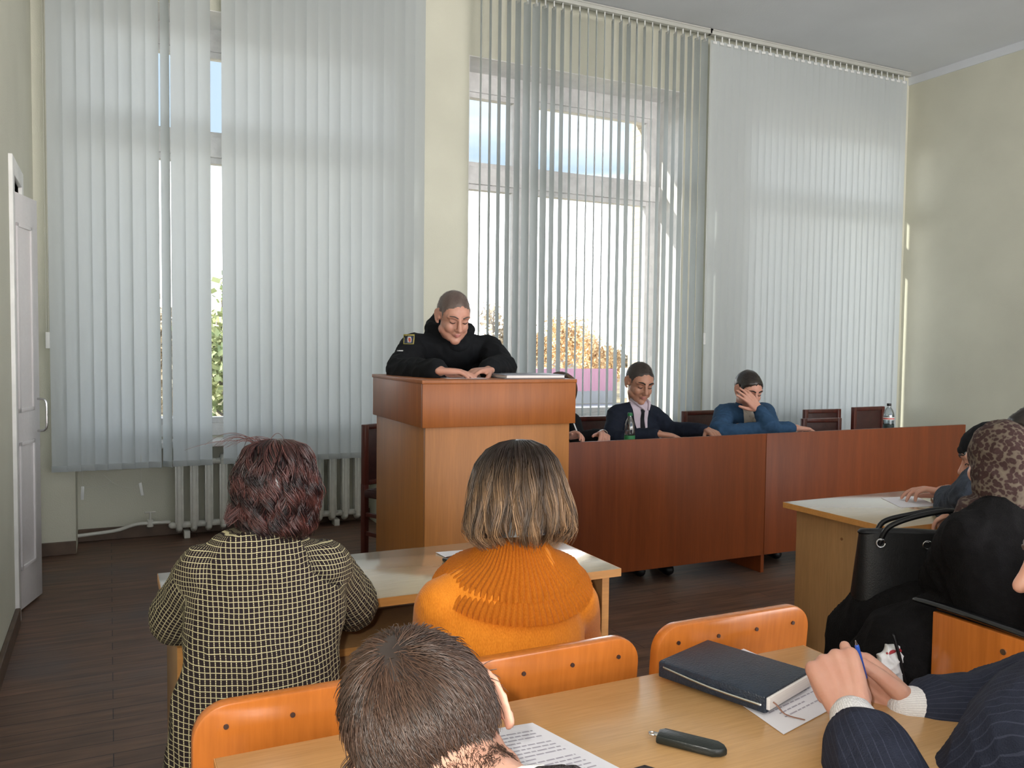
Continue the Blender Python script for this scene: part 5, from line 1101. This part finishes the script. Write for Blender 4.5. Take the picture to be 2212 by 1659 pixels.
for k in 'LR':
    a, b = Vector(J['el'+k]), Vector(J['wr'+k]); d0 = (b-a).normalized()
    L_ = MB().tube([b-d0*.12, b-d0*.05, b-d0*(.010 if k == 'L' else .004)], [.042, .042, .037], 24, 2, caps=True); me = L_.mesh('shirt_cuff', M['cuff_knit']); co, no = arr(me)
    e = np.cross(np.array(d0), [0, 0, 1.]); e /= np.linalg.norm(e); e2_ = np.cross(np.array(d0), e); rel = co-np.array(b); attr(me, 'su', np.arctan2(rel @ e, rel @ e2_)*.036+5); link('shirt_cuff', me, r, world=True)
trousers(J, F, M['trouser_cloth'], r)
pn_ = thing('pen', 'blue pen standing up between the clasped hands', 'pen', q(1858, 1470, 1.0)); a, b = q(1868, 1462, 1.03), q(1848, 1384, 1.03)
M['pen_blue'] = mat('pen_blue', (.03, .10, .50), .3); part('barrel', MB().tube([a, a.lerp(b, .85)], [.0045, .0038], 12), M['pen_blue'], pn_); part('tip', MB().tube([a.lerp(b, .86), b], [.0028, .0008], 10), M['metal'], pn_)
# ------------------------------------------------------------------ the row at the right desk
r = person('woman in a leopard print headscarf and black coat at the right desk', (2.36, 1.52, 0))
def leopard():
    T = NT('leopard_scarf'); T.b.inputs['Roughness'].default_value = .8; T.b.inputs['Specular IOR Level'].default_value = .2
    tc = T.n('ShaderNodeTexCoord'); nz = T.n('ShaderNodeTexNoise'); nz.inputs['Scale'].default_value = 25; T.l(tc.outputs['Object'], nz.inputs['Vector']); mx = T.n('ShaderNodeVectorMath', operation='MULTIPLY_ADD'); T.l(nz.outputs['Color'], mx.inputs[0]); mx.inputs[1].default_value = (.02, .02, .02); T.l(tc.outputs['Object'], mx.inputs[2])
    vo = T.n('ShaderNodeTexVoronoi'); vo.inputs['Scale'].default_value = 78; T.l(mx.outputs[0], vo.inputs['Vector']); r_ = ramp(T, vo.outputs['Distance'], [(.0, (.07, .04, .035)), (.25, (.05, .026, .025)), (.52, (.055, .03, .028)), (.62, (.13, .10, .078)), (1, (.17, .135, .10))])
    r_.color_ramp.interpolation = 'LINEAR'; T.l(r_.outputs[0], T.b.inputs['Base Color']); return T.m
M['leopard'] = leopard(); M['coat'] = cloth_mat('black_wool_coat', (.008, .0075, .008), .9, .2, .4, 220); F = (-.45, .89, 0)
H = hframe(q(2158, 1002, 1.60), (.25, .96, -.12), (0, .1, 1), .98)
J = dict(hip=V(2.36, 1.48, .52), chest=q(2150, 1235, 1.55), neck=q(2155, 1110, 1.58), shL=q(2092, 1165, 1.55), shR=q(2240, 1170, 1.75), elL=q(2045, 1255, 1.66), elR=V(2.74, 1.72, .78), wrL=V(2.50, 1.80, .66), wrR=V(2.76, 1.94, .80))
legs_for(J, F, kz=.50, fw=.42, foot_z=.03)
J['knL'] = q(1925, 1395, 1.74); J['knR'] = V(2.25, 1.92, .50); J['ftL'] = V(J['knL'].x-.02, J['knL'].y+.05, .06); J['ftR'] = V(2.22, 1.98, .06)
hd = [dict(w=J['wrL'], d=(-.3, .8, -.3), pn=(.2, 0, -1), ts=(.8, 0, 0), s=.92), dict(w=J['wrR'], d=(-.4, .8, -.1), pn=(0, 0, -1), ts=(-1, 0, 0), s=.92)]
bd = body_mesh('body', J, H, hd, F, m=SK3, voxel=.0055, headkw=dict(ears=False)); link('body', bd, r, world=True); face_bits(H, r, HDARK)
mb = MB(); E_ = lambda x, y, z, a, b, c_: mb.ell(HP(H, x, y, z), (a, b, c_), H[1], 24)
E_(0, -.022, .03, .086, .104, .100); E_(0, -.022, -.03, .090, .088, .09); mb.tube([HP(H, 0, -.02, -.05), HP(H, 0, -.03, -.12), J['neck']+V(0, 0, -.03)], [.090, .090, .120], 18, 3); mb.tube([HP(H, -.03, .035, -.115), HP(H, 0, .06, -.135), HP(H, .03, .035, -.115)], [.03, .032, .03], 12, 2)
link('headscarf', remesh(mb, 'headscarf', .006, M['leopard'], 4, folds(.004, .10, 6)), r, world=True)
def ex(mb):
    mb.tube([J['hip']+V(0, -.02, .04), J['chest']+V(.02, -.03, 0), J['neck']+V(0, -.02, -.06)], [.18, .20, .13], 18, 3); mb.tube([J['hip']+V(-.05, .05, .02), J['knL']+V(.0, -.02, .02), J['knL']+V(-.02, .03, -.22)], [.15, .105, .11], 16, 3)
    mb.tube([J['hip']+V(.05, .05, 0), J['knR']+V(0, 0, .02), J['knR']+V(-.02, .03, -.22)], [.14, .105, .11], 16, 3); mb.tube([J['knL']+V(0, -.06, -.02), J['knR']+V(0, -.06, -.02)], [.09, .09], 14)
garment('coat', M['coat'], r, J, F, [(J['hip'], .20), (J['chest'], .205), (J['chest'].lerp(J['neck'], .5), .17), (J['neck']-V(0, 0, .07), .10)], (.080, .075, .058), fold=.005, wl=.12, seed=51, extra=ex, shoulder=.078, cut=.05, neck_r=.09, voxel=.008)
mb = MB()
for k in 'LR':
    d0 = V(-.5, .8, 0); mb = MB(); mb.tube([J['ft'+k]+V(0, 0, .12), J['ft'+k]+V(0, 0, -.01)], [.045, .045], 12); mb.tube([J['ft'+k]+V(0, 0, -.015), J['ft'+k]+d0*.14-V(0, 0, .022)], [.044, .036], 12)
    for v in mb.bm.verts: v.co.z = max(v.co.z, .002)
    part('boot', mb, M['black_leather'], r)
# handbag on her lap
bc = q(1972, 1212, 1.84); hbg = thing('handbag', 'black leather handbag with two looped handles on the lap of the headscarf woman', 'bag', (bc.x, bc.y, .62))
bx = V(.82, -.57, 0).normalized(); by = V(.57, .82, 0).normalized()
def bagshape(zz): t_ = (zz+.12)/.20; return .185-.018*t_, .062-.030*t_
rings = []; mb = MB()
for i in range(10):
    zz = -.125+.215*i/9; a_, b_ = bagshape(zz); k_ = 1-.35*max(0, (.02-(i/9))/.02) ; ring = []
    for k in range(36):
        an = 2*math.pi*k/36; cx_ = math.copysign(abs(math.cos(an))**.45, math.cos(an)); sy_ = math.copysign(abs(math.sin(an))**.6, math.sin(an)); ring.append(mb.bm.verts.new(bc+bx*(a_*cx_)+by*(b_*sy_)+V(0, 0, zz+.006*math.sin(3*an)*(i/9))))
    rings.append(ring)
for i in range(9):
    for k in range(36): mb.bm.faces.new((rings[i][k], rings[i][(k+1) % 36], rings[i+1][(k+1) % 36], rings[i+1][k]))
mb.bm.faces.new(rings[0][::-1]); mb.bm.faces.new(rings[-1]); part('body', mb, M['black_leather'], hbg)
part('top_flap', MB().tube([bc-bx*.15+V(0, 0, .088), bc+V(0, 0, .093), bc+bx*.15+V(0, 0, .088)], [.022, .026, .022], 12, 4, flat=((0, 0, 1), .5)), M['black_leather'], hbg)
for s_, dz in ((-1, 0), (1, -.012)):
    o_ = by*(s_*.03); part('handle', MB().tube([bc-bx*.11+o_+V(0, 0, .06), bc-bx*.085+o_*1.2+V(0, 0, .115), bc-bx*.0+o_*1.4+V(0, 0, .155+dz), bc+bx*.10+o_*1.4+V(0, 0, .175+dz), bc+bx*.135+o_*1.2+V(0, 0, .145+dz), bc+bx*.13+o_+V(0, 0, .06)], [.0085]*6, 10, 6), M['black_leather'], hbg)
for xx in (-.11, .03):
    rc_ = bc+bx*xx-by*.040+V(0, 0, .062); part('ring', MB().tube([rc_+bx*(.013*math.cos(a))+V(0, 0, .013*math.sin(a)) for a in [k*math.pi/6 for k in range(13)]], .0028, 8), M['metal'], hbg, label='chrome handle ring')
part('clasp', MB().obox(bc+bx*.10-by*.037+V(0, 0, .07), (.035, .006, .022), Matrix((bx, by, (0, 0, 1))).transposed(), .002), M['metal'], hbg, label='chrome clasp')
# white packet
wp = q(1925, 1432, 1.66); wb_ = thing('plastic_packet', 'crumpled white plastic packet with a red rim beyond the clasped hands', 'packet', wp); M['packet'] = mat('white_packet', (.72, .72, .72), .35, .12, 30, bump=.4, bs=40); M['packet_red'] = mat('packet_red', (.38, .03, .04), .5)
mb = MB().ell(wp, (.055, .022, .055), None, 20).ell(wp+V(.03, 0, -.03), (.045, .02, .04), None, 20); me = remesh(mb, 'wrapper', .004, M['packet'], 2, folds(.008, .045, 3)); link('wrapper', me, wb_, world=True)
part('rim', MB().tube([wp+V(-.030, -.012, .036), wp+V(.015, -.014, .040), wp+V(.046, -.010, .012)], .005, 8, 4), M['packet_red'], wb_); part('strap', MB().tube([wp+V(-.02, -.02, .09), wp+V(.0, -.026, .03), wp+V(.03, -.024, -.05)], .005, 8, 4), M['black_leather'], wb_)
# man with the black cap next to her
r = person('person in a black cap and blue-grey sleeves behind the headscarf woman, hands raised', (2.80, 1.82, 0)); F = (-.3, .95, 0)
M['bluegrey'] = cloth_mat('blue_grey_jacket', (.045, .055, .075), .85, .15, .3, 200)
H = hframe(q(2146, 992, 1.95), (-.42, .86, -.25), (0, .1, 1), 1.02)
J = dict(hip=V(2.86, 1.74, .50), chest=V(2.84, 1.86, .80), neck=V(2.80, 1.93, .945), shL=V(2.70, 1.90, .88), shR=V(2.98, 1.98, .88), elL=q(2062, 1100, 2.10), elR=V(3.08, 2.16, .82), wrL=q(2048, 1072, 2.28), wrR=q(2088, 1068, 2.36))
legs_for(J, F, kz=.48, fw=.36, foot_z=.03)
hd = [dict(w=J['wrL']+V(.0, .0, .01), d=(-.45, .6, .12), pn=(-.2, 0, -1), ts=(.6, .3, .3), curl=(.35, .4, .5, .6)), dict(w=J['wrR'], d=(-.85, .25, .35), pn=(-.1, 0, -1), ts=(-.3, -.8, .3), curl=(.35, .4, .5, .6))]
bd = body_mesh('body', J, H, hd, F, m=SK1, voxel=.005); link('body', bd, r, world=True); face_bits(H, r, HDARK)
mb = MB(); mb.ell(HP(H, 0, -.012, .048), (.092, .112, .088), H[1], 24); mb.tube([HP(H, -.06, .05, .045), HP(H, 0, .092, .048), HP(H, .06, .05, .045)], [.014, .016, .014], 12, 4); mb.ell(HP(H, 0, -.05, -.005), (.083, .062, .06), H[1], 20)
link('cap', remesh(mb, 'cap', .005, M['black_cloth'], 4, folds(.002, .06, 9)), r, world=True)
garment('jacket', M['bluegrey'], r, J, F, [(J['hip'], .18), (J['chest'], .18), (J['neck']-V(0, 0, .07), .10)], (.070, .068, .052), fold=.006, wl=.06, seed=61, shoulder=.070, cut=.18, neck_r=.075)
trousers(J, F, M['trouser_cloth'], r)
# man at the far right edge
r = person('dark-haired man facing left, only his forehead showing at the right edge', (3.30, 1.90, 0)); F = (-.3, .95, 0)
H = hframe(q(2236, 948, 2.06), (-.80, .56, -.15), (0, .1, 1), 1.12)
J = dict(hip=V(3.44, 1.76, .50), chest=V(3.43, 1.88, .82), neck=V(3.37, 2.0, 1.0), shL=V(3.27, 1.93, .93), shR=V(3.57, 1.98, .93), elL=V(3.31, 2.14, .82), elR=V(3.63, 2.18, .82), wrL=V(3.38, 2.34, .80), wrR=V(3.52, 2.36, .80))
legs_for(J, F, kz=.48, fw=.36, foot_z=.03)
hd = [dict(w=J['wrL'], d=(.3, .8, -.05), pn=(0, 0, -1), ts=(1, 0, 0)), dict(w=J['wrR'], d=(-.3, .8, -.05), pn=(0, 0, -1), ts=(-1, 0, 0))]
bd = body_mesh('body', J, H, hd, F, m=SK2, voxel=.005); link('body', bd, r, world=True); shell(bd, H, .006, HDARK, r, front=-.008); shorthair(bd, H, HDARK, r, 1800, .014, .0007, lambda L: L*0+np.array([0, .6, -.2]), lift=.5, K=4); face_bits(H, r, HDARK)
garment('jacket', M['navy_suit'], r, J, F, [(J['hip'], .18), (J['chest'], .18), (J['neck']-V(0, 0, .07), .10)], (.070, .062, .046), seed=71, shoulder=.070, cut=.12, neck_r=.075)
trousers(J, F, M['trouser_cloth'], r)
